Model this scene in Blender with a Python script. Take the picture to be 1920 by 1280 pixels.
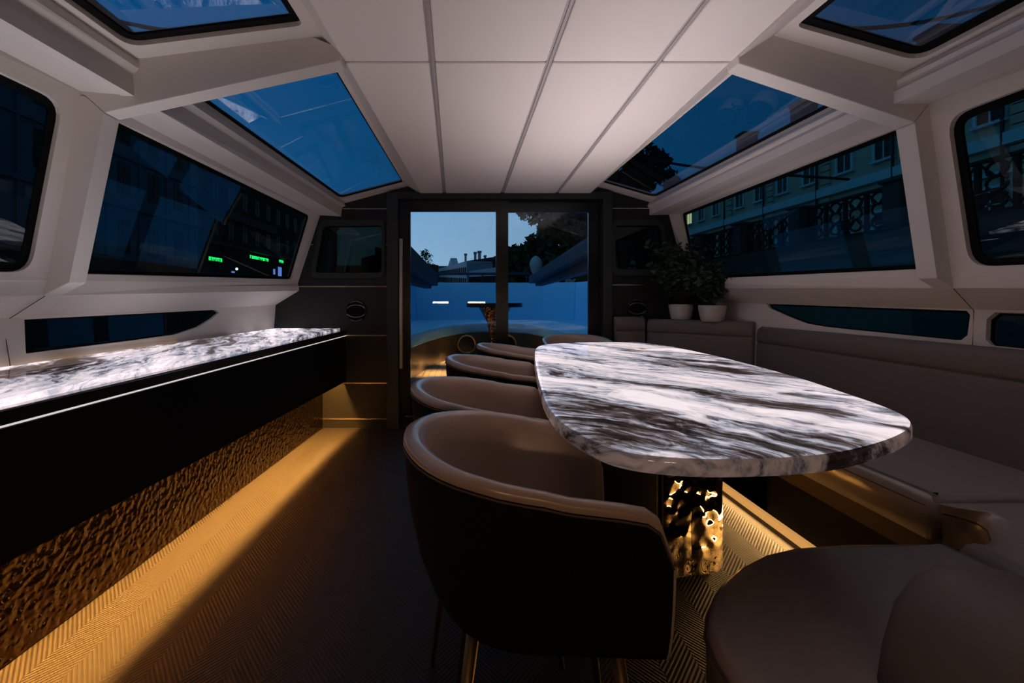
import bpy, bmesh, math, random
from mathutils import Vector, Matrix
from mathutils.geometry import tessellate_polygon

for _o in list(bpy.data.objects):
    bpy.data.objects.remove(_o)
SC = bpy.context.scene
COL = SC.collection
random.seed(7)

# ------------------------------------------------------------------ camera
EYE = 1.08
F = 900.0
cam_d = bpy.data.cameras.new('camera')
cam = bpy.data.objects.new('camera', cam_d)
COL.objects.link(cam)
cam.location = (0, 0, EYE)
cam.rotation_euler = (math.pi / 2, 0, 0)
cam_d.sensor_width = 36.0
cam_d.lens = F / 1920 * 36.0
cam_d.shift_x = 88 / 1920
cam_d.shift_y = -78 / 1920
cam_d.clip_start = 0.02
cam_d.clip_end = 600
SC.camera = cam

# ------------------------------------------------------------------ exposure
SC.view_settings.view_transform = 'Standard'
SC.view_settings.look = 'None'
SC.view_settings.exposure = 0.0
SC.view_settings.gamma = 1.0
SC.view_settings.use_curve_mapping = False
try:
    SC.cycles.use_denoising = True
    SC.cycles.max_bounces = 10
    SC.cycles.diffuse_bounces = 5
    SC.cycles.glossy_bounces = 5
    SC.cycles.transparent_max_bounces = 16
    SC.cycles.sample_clamp_indirect = 6.0
    SC.cycles.caustics_reflective = True
    SC.cycles.blur_glossy = 0.5
except Exception:
    pass

# ------------------------------------------------------------------ world: dusk sky, pale over the stern
W = bpy.data.worlds.new('dusk_sky')
SC.world = W
W.use_nodes = True
wn, wl = W.node_tree.nodes, W.node_tree.links
wn.clear()
w_out = wn.new('ShaderNodeOutputWorld')
w_bg = wn.new('ShaderNodeBackground')
w_tc = wn.new('ShaderNodeTexCoord')
w_sep = wn.new('ShaderNodeSeparateXYZ')
wl.new(w_tc.outputs['Generated'], w_sep.inputs[0])
w_r1 = wn.new('ShaderNodeValToRGB')           # by height
cr = w_r1.color_ramp
cr.elements[0].position = 0.0
cr.elements[0].color = (0.46, 0.60, 0.72, 1)
cr.elements[1].position = 1.0
cr.elements[1].color = (0.060, 0.20, 0.38, 1)
for p, c in ((0.06, (0.38, 0.56, 0.72, 1)), (0.20, (0.25, 0.46, 0.68, 1)), (0.45, (0.125, 0.36, 0.60, 1))):
    e = cr.elements.new(p)
    e.color = c
wl.new(w_sep.outputs['Z'], w_r1.inputs[0])
w_m = wn.new('ShaderNodeMath'); w_m.operation = 'MULTIPLY_ADD'   # by side: brighter astern and to the left
w_m.inputs[1].default_value = 0.30
w_m.inputs[2].default_value = 0.70
wl.new(w_sep.outputs['Y'], w_m.inputs[0])
w_m2 = wn.new('ShaderNodeMath'); w_m2.operation = 'MULTIPLY_ADD'
w_m2.inputs[1].default_value = -0.74
wl.new(w_sep.outputs['X'], w_m2.inputs[0])
wl.new(w_m.outputs[0], w_m2.inputs[2])
w_cl = wn.new('ShaderNodeClamp')
w_cl.inputs['Min'].default_value = 0.22
w_cl.inputs['Max'].default_value = 1.2
wl.new(w_m2.outputs[0], w_cl.inputs['Value'])
wl.new(w_r1.outputs[0], w_bg.inputs['Color'])
wl.new(w_cl.outputs[0], w_bg.inputs['Strength'])
wl.new(w_bg.outputs[0], w_out.inputs[0])


# ------------------------------------------------------------------ large lamps: the amber LED runs of the cabin
def area_lamp(name, a, b, width, direction, color, power, spread=180, label='', cat='lamp'):
    a, b, direction = Vector(a), Vector(b), Vector(direction).normalized()
    d = bpy.data.lights.new(name, 'AREA')
    d.shape = 'RECTANGLE'
    d.size = (b - a).length
    d.size_y = width
    d.energy = power
    d.color = color
    d.spread = math.radians(spread)
    o = bpy.data.objects.new(name, d)
    COL.objects.link(o)
    xa = (b - a).normalized()
    za = -direction
    ya = za.cross(xa).normalized()
    za = xa.cross(ya).normalized()
    m = Matrix((xa, ya, za)).transposed().to_4x4()
    m.translation = (a + b) / 2
    o.matrix_world = m
    if label:
        o['label'] = label
        o['category'] = cat
    return o


AMBER = (1.0, 0.44, 0.085)
GOLD = (1.0, 0.62, 0.24)


# ------------------------------------------------------------------ materials
def lin(c):
    return tuple((x / 12.92 if x <= 0.04045 else ((x + 0.055) / 1.055) ** 2.4) for x in [v / 255 for v in c])


def mat(name, col, rough=0.5, metal=0.0, spec=0.5, coat=0.0, emis=None, es=0.0, bump=None, var=None, srgb=False):
    m = bpy.data.materials.new(name)
    m.use_nodes = True
    nt = m.node_tree
    b = nt.nodes['Principled BSDF']
    c = lin(col) if srgb else col
    b.inputs['Base Color'].default_value = (*c, 1)
    b.inputs['Roughness'].default_value = rough
    b.inputs['Metallic'].default_value = metal
    b.inputs['Specular IOR Level'].default_value = spec
    b.inputs['Coat Weight'].default_value = coat
    b.inputs['Coat Roughness'].default_value = 0.22
    if emis:
        b.inputs['Emission Color'].default_value = (*emis, 1)
        b.inputs['Emission Strength'].default_value = es
    tc = nt.nodes.new('ShaderNodeTexCoord')
    if var:      # (scale, amount): wear-like mottling of the colour itself
        n = nt.nodes.new('ShaderNodeTexNoise')
        n.inputs['Scale'].default_value = var[0]
        n.inputs['Detail'].default_value = 5
        nt.links.new(tc.outputs['Object'], n.inputs['Vector'])
        r = nt.nodes.new('ShaderNodeMapRange')
        r.inputs['To Min'].default_value = 1 - var[1]
        r.inputs['To Max'].default_value = 1 + var[1]
        nt.links.new(n.outputs['Fac'], r.inputs['Value'])
        mx = nt.nodes.new('ShaderNodeVectorMath'); mx.operation = 'SCALE'
        mx.inputs[0].default_value = c
        nt.links.new(r.outputs[0], mx.inputs['Scale'])
        nt.links.new(mx.outputs[0], b.inputs['Base Color'])
    if bump:     # (scale, strength, distance)
        n = nt.nodes.new('ShaderNodeTexNoise')
        n.inputs['Scale'].default_value = bump[0]
        n.inputs['Detail'].default_value = 3
        nt.links.new(tc.outputs['Object'], n.inputs['Vector'])
        bp = nt.nodes.new('ShaderNodeBump')
        bp.inputs['Strength'].default_value = bump[1]
        bp.inputs['Distance'].default_value = bump[2]
        nt.links.new(n.outputs['Fac'], bp.inputs['Height'])
        nt.links.new(bp.outputs[0], b.inputs['Normal'])
    return m


def glass_mat(name, tint, ior=1.5, gloss=1.0):
    m = bpy.data.materials.new(name)
    m.use_nodes = True
    nt = m.node_tree
    nt.nodes.clear()
    out = nt.nodes.new('ShaderNodeOutputMaterial')
    mix = nt.nodes.new('ShaderNodeMixShader')
    tr = nt.nodes.new('ShaderNodeBsdfTransparent')
    tr.inputs[0].default_value = (*tint, 1)
    gl = nt.nodes.new('ShaderNodeBsdfGlossy')
    gl.inputs['Color'].default_value = (gloss, gloss, gloss, 1)
    gl.inputs['Roughness'].default_value = 0.0
    # Schlick reflectance, the same from either side of the pane
    ge = nt.nodes.new('ShaderNodeNewGeometry')
    dt_ = nt.nodes.new('ShaderNodeVectorMath'); dt_.operation = 'DOT_PRODUCT'
    nt.links.new(ge.outputs['Normal'], dt_.inputs[0]); nt.links.new(ge.outputs['Incoming'], dt_.inputs[1])

    def Mm(op, a, b_=None, c_=None):
        n = nt.nodes.new('ShaderNodeMath'); n.operation = op
        for i, v in enumerate((a, b_, c_)):
            if v is None: continue
            if isinstance(v, (int, float)): n.inputs[i].default_value = v
            else: nt.links.new(v, n.inputs[i])
        return n.outputs[0]
    f0 = ((ior - 1) / (ior + 1)) ** 2
    sch = Mm('MULTIPLY_ADD', Mm('POWER', Mm('SUBTRACT', 1.0, Mm('ABSOLUTE', dt_.outputs['Value'])), 5.0), 1 - f0, f0)
    nt.links.new(sch, mix.inputs[0])
    nt.links.new(tr.outputs[0], mix.inputs[1])
    nt.links.new(gl.outputs[0], mix.inputs[2])
    nt.links.new(mix.outputs[0], out.inputs[0])
    return m


def marble_mat(name, strength, ang=-0.9, tint=None, loc=(0, 0, 0), through=0.0, bands=None):
    """backlit stone: streaks in pale pink, lilac grey, brown and black"""
    m = bpy.data.materials.new(name)
    m.use_nodes = True
    nt = m.node_tree
    N, L = nt.nodes, nt.links
    b = N['Principled BSDF']
    tc = N.new('ShaderNodeTexCoord')
    mp = N.new('ShaderNodeMapping')
    mp.inputs['Rotation'].default_value = (0, 0, ang)
    mp.inputs['Location'].default_value = loc
    L.new(tc.outputs['Object'], mp.inputs['Vector'])
    # warp
    wn_ = N.new('ShaderNodeTexNoise'); wn_.inputs['Scale'].default_value = 2.2; wn_.inputs['Detail'].default_value = 4
    L.new(mp.outputs[0], wn_.inputs['Vector'])
    wsub = N.new('ShaderNodeVectorMath'); wsub.operation = 'SUBTRACT'; wsub.inputs[1].default_value = (.5, .5, .5)
    L.new(wn_.outputs['Color'], wsub.inputs[0])
    wsc = N.new('ShaderNodeVectorMath'); wsc.operation = 'SCALE'; wsc.inputs['Scale'].default_value = 0.32
    L.new(wsub.outputs[0], wsc.inputs[0])
    add = N.new('ShaderNodeVectorMath'); add.operation = 'ADD'
    L.new(mp.outputs[0], add.inputs[0]); L.new(wsc.outputs[0], add.inputs[1])
    st = N.new('ShaderNodeVectorMath'); st.operation = 'MULTIPLY'; st.inputs[1].default_value = (1.3, 6.0, 6.0)
    L.new(add.outputs[0], st.inputs[0])
    n1 = N.new('ShaderNodeTexNoise'); n1.inputs['Scale'].default_value = 1.6; n1.inputs['Detail'].default_value = 9
    n1.inputs['Roughness'].default_value = 0.62; n1.inputs['Distortion'].default_value = 0.6
    L.new(st.outputs[0], n1.inputs['Vector'])
    st2 = N.new('ShaderNodeVectorMath'); st2.operation = 'MULTIPLY'; st2.inputs[1].default_value = (8, 46, 46)
    L.new(add.outputs[0], st2.inputs[0])
    n2 = N.new('ShaderNodeTexNoise'); n2.inputs['Scale'].default_value = 1.0; n2.inputs['Detail'].default_value = 8
    n2.inputs['Roughness'].default_value = 0.7
    L.new(st2.outputs[0], n2.inputs['Vector'])
    mixf = N.new('ShaderNodeMath'); mixf.operation = 'MULTIPLY_ADD'; mixf.inputs[1].default_value = 0.52
    L.new(n2.outputs['Fac'], mixf.inputs[0])
    sc1 = N.new('ShaderNodeMath'); sc1.operation = 'MULTIPLY'; sc1.inputs[1].default_value = 0.80
    L.new(n1.outputs['Fac'], sc1.inputs[0]); L.new(sc1.outputs[0], mixf.inputs[2])
    rp = N.new('ShaderNodeValToRGB')
    c = rp.color_ramp
    c.elements[0].position = 0.46; c.elements[0].color = (0.012, 0.010, 0.010, 1)
    c.elements[1].position = 0.84; c.elements[1].color = (0.90, 0.80, 0.83, 1)
    for p, q in ((0.53, (0.030, 0.021, 0.018, 1)), (0.575, (0.085, 0.060, 0.058, 1)), (0.615, (0.19, 0.18, 0.22, 1)),
                 (0.66, (0.38, 0.39, 0.46, 1)), (0.72, (0.66, 0.57, 0.60, 1))):
        e = c.elements.new(p); e.color = q
    big = N.new('ShaderNodeTexNoise'); big.inputs['Scale'].default_value = 1.0; big.inputs['Detail'].default_value = 2
    stb = N.new('ShaderNodeVectorMath'); stb.operation = 'MULTIPLY'; stb.inputs[1].default_value = (0.8, 2.6, 2.6)
    L.new(add.outputs[0], stb.inputs[0]); L.new(stb.outputs[0], big.inputs['Vector'])
    bsc = N.new('ShaderNodeMath'); bsc.operation = 'MULTIPLY_ADD'; bsc.inputs[1].default_value = 0.75; bsc.inputs[2].default_value = -0.36
    L.new(big.outputs['Fac'], bsc.inputs[0])
    tot = N.new('ShaderNodeMath'); tot.operation = 'ADD'
    L.new(mixf.outputs[0], tot.inputs[0]); L.new(bsc.outputs[0], tot.inputs[1])
    if bands:        # broad dark and pale bands lying across the slab: (position, value around 0.5)
        bs = N.new('ShaderNodeSeparateXYZ'); L.new(add.outputs[0], bs.inputs[0])
        bmr = N.new('ShaderNodeMapRange'); bmr.inputs['From Min'].default_value = -1.2; bmr.inputs['From Max'].default_value = 1.2
        L.new(bs.outputs['Y'], bmr.inputs['Value'])
        br_ = N.new('ShaderNodeValToRGB'); br_.color_ramp.interpolation = 'EASE'
        for q, (p_, v_) in enumerate(bands):
            e = br_.color_ramp.elements[q] if q < 2 else br_.color_ramp.elements.new(p_)
            e.position = p_; e.color = (v_, v_, v_, 1)
        L.new(bmr.outputs[0], br_.inputs[0])
        t2_ = N.new('ShaderNodeMath'); t2_.operation = 'MULTIPLY_ADD'; t2_.inputs[1].default_value = 0.6; 
        t3_ = N.new('ShaderNodeMath'); t3_.operation = 'SUBTRACT'; t3_.inputs[1].default_value = 0.30
        L.new(br_.outputs[0], t2_.inputs[0]); L.new(tot.outputs[0], t2_.inputs[2]); L.new(t2_.outputs[0], t3_.inputs[0])
        tot = t3_
    L.new(tot.outputs[0], rp.inputs[0])
    # rusty gold inclusions
    n3 = N.new('ShaderNodeTexNoise'); n3.inputs['Scale'].default_value = 1.6; n3.inputs['Detail'].default_value = 4
    L.new(st.outputs[0], n3.inputs['Vector'])
    r3 = N.new('ShaderNodeValToRGB'); r3.color_ramp.elements[0].position = 0.66; r3.color_ramp.elements[1].position = 0.74
    L.new(n3.outputs['Fac'], r3.inputs[0])
    mxc = N.new('ShaderNodeMix'); mxc.data_type = 'RGBA'; mxc.blend_type = 'MULTIPLY'
    mxc.inputs['B'].default_value = (0.55, 0.30, 0.10, 1)
    L.new(r3.outputs[0], mxc.inputs['Factor']); L.new(rp.outputs[0], mxc.inputs['A'])
    if tint:
        tn_ = N.new('ShaderNodeMix'); tn_.data_type = 'RGBA'; tn_.blend_type = 'MULTIPLY'; tn_.inputs['Factor'].default_value = 1
        tn_.inputs['B'].default_value = (*tint, 1)
        L.new(mxc.outputs['Result'], tn_.inputs['A']); L.new(tn_.outputs['Result'], b.inputs['Emission Color'])
    else:
        L.new(mxc.outputs['Result'], b.inputs['Emission Color'])
    b.inputs['Emission Strength'].default_value = strength
    dk = N.new('ShaderNodeVectorMath'); dk.operation = 'SCALE'; dk.inputs['Scale'].default_value = 0.35
    L.new(mxc.outputs['Result'], dk.inputs[0]); L.new(dk.outputs[0], b.inputs['Base Color'])
    b.inputs['Roughness'].default_value = 0.04
    b.inputs['Specular IOR Level'].default_value = 0.5
    if through:      # translucent stone: part of the LED panel's light passes straight through
        out = N['Material Output']
        tr = N.new('ShaderNodeBsdfTransparent')
        tsc = N.new('ShaderNodeVectorMath'); tsc.operation = 'SCALE'; tsc.inputs['Scale'].default_value = through
        L.new(mxc.outputs['Result'], tsc.inputs[0]); L.new(tsc.outputs[0], tr.inputs[0])
        ad = N.new('ShaderNodeAddShader')
        L.new(b.outputs[0], ad.inputs[0]); L.new(tr.outputs[0], ad.inputs[1]); L.new(ad.outputs[0], out.inputs[0])
    return m


def hammered_mat(name, col, scale, strength, rough=0.06):
    m = bpy.data.materials.new(name)
    m.use_nodes = True
    nt = m.node_tree
    N, L = nt.nodes, nt.links
    b = N['Principled BSDF']
    b.inputs['Base Color'].default_value = (*col, 1)
    b.inputs['Metallic'].default_value = 1.0
    b.inputs['Roughness'].default_value = rough
    tc = N.new('ShaderNodeTexCoord')
    v = N.new('ShaderNodeTexVoronoi'); v.feature = 'SMOOTH_F1'; v.inputs['Scale'].default_value = scale
    v.inputs['Smoothness'].default_value = 0.6
    n = N.new('ShaderNodeTexNoise'); n.inputs['Scale'].default_value = scale * 0.8; n.inputs['Detail'].default_value = 1
    L.new(tc.outputs['Object'], v.inputs['Vector']); L.new(tc.outputs['Object'], n.inputs['Vector'])
    a = N.new('ShaderNodeMath'); a.operation = 'ADD'
    L.new(v.outputs['Distance'], a.inputs[0]); L.new(n.outputs['Fac'], a.inputs[1])
    bp = N.new('ShaderNodeBump'); bp.inputs['Strength'].default_value = strength; bp.inputs['Distance'].default_value = 0.02
    L.new(a.outputs[0], bp.inputs['Height']); L.new(bp.outputs[0], b.inputs['Normal'])
    return m


def floor_mat():
    """woven vinyl in a herringbone: ribs run at 45 degrees, turning at every band"""
    m = bpy.data.materials.new('herringbone_woven_floor')
    m.use_nodes = True
    nt = m.node_tree
    N, L = nt.nodes, nt.links
    b = N['Principled BSDF']
    tc = N.new('ShaderNodeTexCoord')
    sp = N.new('ShaderNodeSeparateXYZ'); L.new(tc.outputs['Object'], sp.inputs[0])

    def M(op, a, b_=None, c_=None):
        n = N.new('ShaderNodeMath'); n.operation = op
        for i, v in enumerate((a, b_, c_)):
            if v is None: continue
            if isinstance(v, (int, float)): n.inputs[i].default_value = v
            else: L.new(v, n.inputs[i])
        return n.outputs[0]
    band = 0.115
    u = M('DIVIDE', sp.outputs['X'], band)
    tri = M('PINGPONG', u, 1.0)
    t2 = M('MULTIPLY', tri, band * 1.25)
    v = M('ADD', sp.outputs['Y'], t2)
    w = M('SINE', M('MULTIPLY', v, 2 * math.pi / 0.019))
    # cross threads
    v2 = M('SUBTRACT', sp.outputs['Y'], t2)
    w2 = M('SINE', M('MULTIPLY', v2, 2 * math.pi / 0.006))
    n = N.new('ShaderNodeTexNoise'); n.inputs['Scale'].default_value = 45; n.inputs['Detail'].default_value = 3
    L.new(tc.outputs['Object'], n.inputs['Vector'])
    h = M('ADD', M('MULTIPLY', w, 0.5), M('MULTIPLY', w2, 0.12))
    f = M('ADD', M('MULTIPLY_ADD', h, 0.62, 0.45), M('MULTIPLY', M('SUBTRACT', n.outputs['Fac'], 0.5), 0.5))
    rp = N.new('ShaderNodeValToRGB')
    rp.color_ramp.elements[0].position = 0.1; rp.color_ramp.elements[0].color = (0.011, 0.0088, 0.0068, 1)
    rp.color_ramp.elements[1].position = 0.9; rp.color_ramp.elements[1].color = (0.048, 0.040, 0.034, 1)
    L.new(f, rp.inputs[0]); L.new(rp.outputs[0], b.inputs['Base Color'])
    bp = N.new('ShaderNodeBump'); bp.inputs['Strength'].default_value = 0.8; bp.inputs['Distance'].default_value = 0.002
    L.new(h, bp.inputs['Height']); L.new(bp.outputs[0], b.inputs['Normal'])
    b.inputs['Roughness'].default_value = 0.48
    b.inputs['Specular IOR Level'].default_value = 0.35
    return m


def teak_mat():
    m = bpy.data.materials.new('teak_planks')
    m.use_nodes = True
    nt = m.node_tree
    N, L = nt.nodes, nt.links
    b = N['Principled BSDF']
    tc = N.new('ShaderNodeTexCoord')
    sp = N.new('ShaderNodeSeparateXYZ'); L.new(tc.outputs['Object'], sp.inputs[0])
    mo = N.new('ShaderNodeMath'); mo.operation = 'PINGPONG'; mo.inputs[1].default_value = 0.03
    L.new(sp.outputs['X'], mo.inputs[0])
    r = N.new('ShaderNodeValToRGB')
    r.color_ramp.elements[0].position = 0.0015; r.color_ramp.elements[0].color = (0.02, 0.015, 0.01, 1)
    r.color_ramp.elements[1].position = 0.003; r.color_ramp.elements[1].color = (0.50, 0.34, 0.18, 1)
    L.new(mo.outputs[0], r.inputs[0]); L.new(r.outputs[0], b.inputs['Base Color'])
    b.inputs['Roughness'].default_value = 0.5
    return m


M_ = dict(
    headliner=mat('cream_headliner_fabric', (0.86, 0.80, 0.775), 0.95, spec=0.1, bump=(900, 0.15, 0.0006)),
    frame=mat('cream_leather_trim', (0.72, 0.675, 0.65), 0.6, spec=0.25, bump=(500, 0.1, 0.0004)),
    channel=mat('grey_metal_channel', (0.50, 0.46, 0.47), 0.45, metal=0.2),
    gasket=mat('black_rubber', (0.003, 0.003, 0.004), 0.6, spec=0.1),
    dark=mat('dark_satin_panel', (0.012, 0.0125, 0.0125), 0.42, spec=0.4),
    surround=mat('dark_green_grey_metal', (0.018, 0.024, 0.023), 0.5),
    doorframe=mat('black_metal', (0.004, 0.005, 0.005), 0.25),
    brass=mat('polished_bronze', (0.75, 0.62, 0.48), 0.22, metal=1.0),
    steel=mat('brushed_steel', (0.55, 0.52, 0.50), 0.28, metal=1.0),
    floor=floor_mat(),
    teak=teak_mat(),
    black_gloss=mat('black_gloss_lacquer', (0.003, 0.003, 0.003), 0.25, spec=0.4),
    black_matt=mat('black_matt', (0.003, 0.003, 0.003), 0.7, spec=0.15),
    marble_t=marble_mat('backlit_marble_table', 0.98, 0.94, through=.8, bands=((.0, .5), (1.0, .5),
        (.14, .28), (.185, .30), (.205, .50), (.23, .62), (.31, .60), (.335, .38), (.36, .42), (.39, .55), (.52, .56), (.60, .50), (.66, .40), (.72, .42), (.78, .6))),
    marble_rim=marble_mat('marble_rim', 0.13, 0.94, (1.0, 0.76, 0.62)),
    marble_c=marble_mat('backlit_marble_counter', 0.95, 1.25, through=.8),
    slab_edge=mat('dark_polished_stone', (0.02, 0.02, 0.022), 0.15),
    line=mat('led_line_cool', (0.8, 0.8, 0.8), 0.4, emis=(1.0, 0.93, 0.92), es=0.65),
    warmline=mat('led_line_warm', (0.8, 0.6, 0.3), 0.4, emis=(1.0, 0.62, 0.30), es=1.6),
    amberled=mat('led_diffuser_amber', (0.6, 0.35, 0.1), 0.5, emis=(1.0, 0.50, 0.14), es=0.55),
    hammer_b=hammered_mat('hammered_bronze_mirror', (0.11, 0.068, 0.038), 42, 0.5, 0.20),
    hammer_g=hammered_mat('hammered_gold_mirror', (0.85, 0.66, 0.38), 22, 0.30, 0.04),
    chair_in=mat('brown_leather', (0.50, 0.36, 0.29), 0.35, spec=0.5, coat=0.8, bump=(260, 0.12, 0.0006), var=(7, 0.12)),
    chair_out=mat('near_black_shell', (0.006, 0.007, 0.007), 0.85, spec=0.15),
    stitch=mat('tan_thread', (0.10, 0.07, 0.05), 0.7),
    leg=mat('dark_brass_leg', (0.22, 0.15, 0.07), 0.45, metal=1.0),
    gold=mat('brass_tube', (0.55, 0.38, 0.18), 0.3, metal=1.0),
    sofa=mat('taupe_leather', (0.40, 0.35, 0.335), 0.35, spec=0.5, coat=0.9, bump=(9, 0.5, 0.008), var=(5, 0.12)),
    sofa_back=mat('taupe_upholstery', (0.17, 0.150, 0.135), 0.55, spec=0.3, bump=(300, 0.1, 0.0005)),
    sofa_base=mat('brown_leather_base', (0.075, 0.050, 0.035), 0.6, spec=0.25),
    wood=mat('dark_stained_oak', (0.012, 0.011, 0.010), 0.4, bump=(40, 0.2, 0.002)),
    pot=mat('white_ceramic', (0.55, 0.50, 0.48), 0.3),
    soil=mat('dark_soil', (0.02, 0.014, 0.01), 0.95),
    leaf=mat('dark_green_leaf', (0.014, 0.035, 0.018), 0.5),
    tree=mat('tree_foliage', (0.020, 0.055, 0.026), 0.8, spec=0.1),
    bark=mat('bark', (0.03, 0.022, 0.016), 0.9),
    g_side=glass_mat('tinted_window_glass', (0.34, 0.50, 0.52), 1.75),
    g_sky=glass_mat('blue_skylight_glass', (0.15, 0.44, 0.60), 2.4),
    g_door=glass_mat('clear_door_glass', (0.80, 0.87, 0.92), 1.42),
    g_port=glass_mat('smoked_porthole_glass', (0.07, 0.12, 0.12), 1.5),
    g_hull=glass_mat('dark_hull_glass', (0.32, 0.50, 0.52), 1.5),
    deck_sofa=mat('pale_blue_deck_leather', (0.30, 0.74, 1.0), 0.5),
    deck_base=mat('bronze_deck_panel', (0.30, 0.20, 0.11), 0.3, metal=0.6),
    fin=mat('blue_gelcoat', (0.020, 0.045, 0.085), 0.6, spec=0.2),
    deck_dark=mat('dark_deck_metal', (0.02, 0.025, 0.03), 0.3, metal=0.4),
    water=mat('canal_water', (0.01, 0.02, 0.025), 0.08, bump=(1.6, 0.6, 0.08)),
    granite=mat('wet_granite', (0.060, 0.062, 0.062), 0.75, bump=(6, 0.5, 0.03), var=(1.5, 0.3)),
    granite2=mat('warm_granite', (0.12, 0.10, 0.085), 0.8, var=(2, 0.25)),
    iron=mat('black_iron', (0.006, 0.007, 0.008), 0.6),
    asphalt=mat('embankment_paving', (0.05, 0.052, 0.055), 0.9),
    fac_blue=mat('slate_blue_stucco', (0.17, 0.23, 0.34), 0.9, var=(0.5, 0.2)),
    fac_dark=mat('sooty_stucco', (0.022, 0.028, 0.030), 0.9, var=(0.4, 0.3)),
    fac_ochre=mat('ochre_stucco', (0.46, 0.43, 0.36), 0.9, var=(0.5, 0.15)),
    fac_pale=mat('pale_pink_stucco', (0.42, 0.37, 0.40), 0.9, var=(0.2, 0.15)),
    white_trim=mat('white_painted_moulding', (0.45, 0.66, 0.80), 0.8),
    pale_trim=mat('pale_moulding', (0.62, 0.60, 0.62), 0.8),
    roof=mat('dark_roof_metal', (0.035, 0.05, 0.055), 0.7),
    pane=mat('dark_window_pane', (0.004, 0.006, 0.008), 0.35, spec=0.2),
    sash=mat('grey_sash', (0.05, 0.08, 0.11), 0.6),
    litwin=mat('lit_window', (0.5, 0.3, 0.1), 0.5, emis=(1.0, 0.55, 0.22), es=3.2),
    green=mat('green_neon', (0, 0.3, 0.05), 0.5, emis=(0.02, 1.0, 0.16), es=5.0),
    violet=mat('violet_shop_light', (0.1, 0.1, 0.3), 0.5, emis=(0.38, 0.36, 1.0), es=2.5),
    lampwhite=mat('street_globe', (0.8, 0.7, 0.6), 0.5, emis=(1.0, 0.8, 0.7), es=8.0),
    lampwarm=mat('warm_lamp_diffuser', (0.8, 0.5, 0.3), 0.5, emis=(1.0, 0.55, 0.22), es=9.0),
    cloth=mat('dark_coat', (0.006, 0.006, 0.008), 0.9),
    stone_statue=mat('pale_stone', (0.30, 0.34, 0.36), 0.8),
)


# ------------------------------------------------------------------ mesh helpers
def link_mesh(name, verts, faces, material, parent=None, smooth=False, bevel=0.0, seg=2, mats=None, fmat=None):
    me = bpy.data.meshes.new(name)
    me.from_pydata([tuple(v) for v in verts], [], faces)
    me.validate()
    for mm in (mats or [material]):
        me.materials.append(mm)
    if fmat:
        for p, k in zip(me.polygons, fmat):
            p.material_index = k
    bm = bmesh.new(); bm.from_mesh(me)
    bmesh.ops.remove_doubles(bm, verts=bm.verts, dist=1e-5)
    bmesh.ops.recalc_face_normals(bm, faces=bm.faces)
    bm.to_mesh(me); bm.free()
    if smooth:
        for p in me.polygons:
            p.use_smooth = True
    o = bpy.data.objects.new(name, me)
    COL.objects.link(o)
    if parent:
        o.parent = parent
        o.matrix_parent_inverse = Matrix.Identity(4)
    if bevel > 0:
        md = o.modifiers.new('bevel', 'BEVEL')
        md.width = bevel; md.segments = seg; md.limit_method = 'ANGLE'; md.angle_limit = math.radians(35)
        if seg > 2:
            for p in me.polygons:
                p.use_smooth = True
            md.harden_normals = False
    return o


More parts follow.
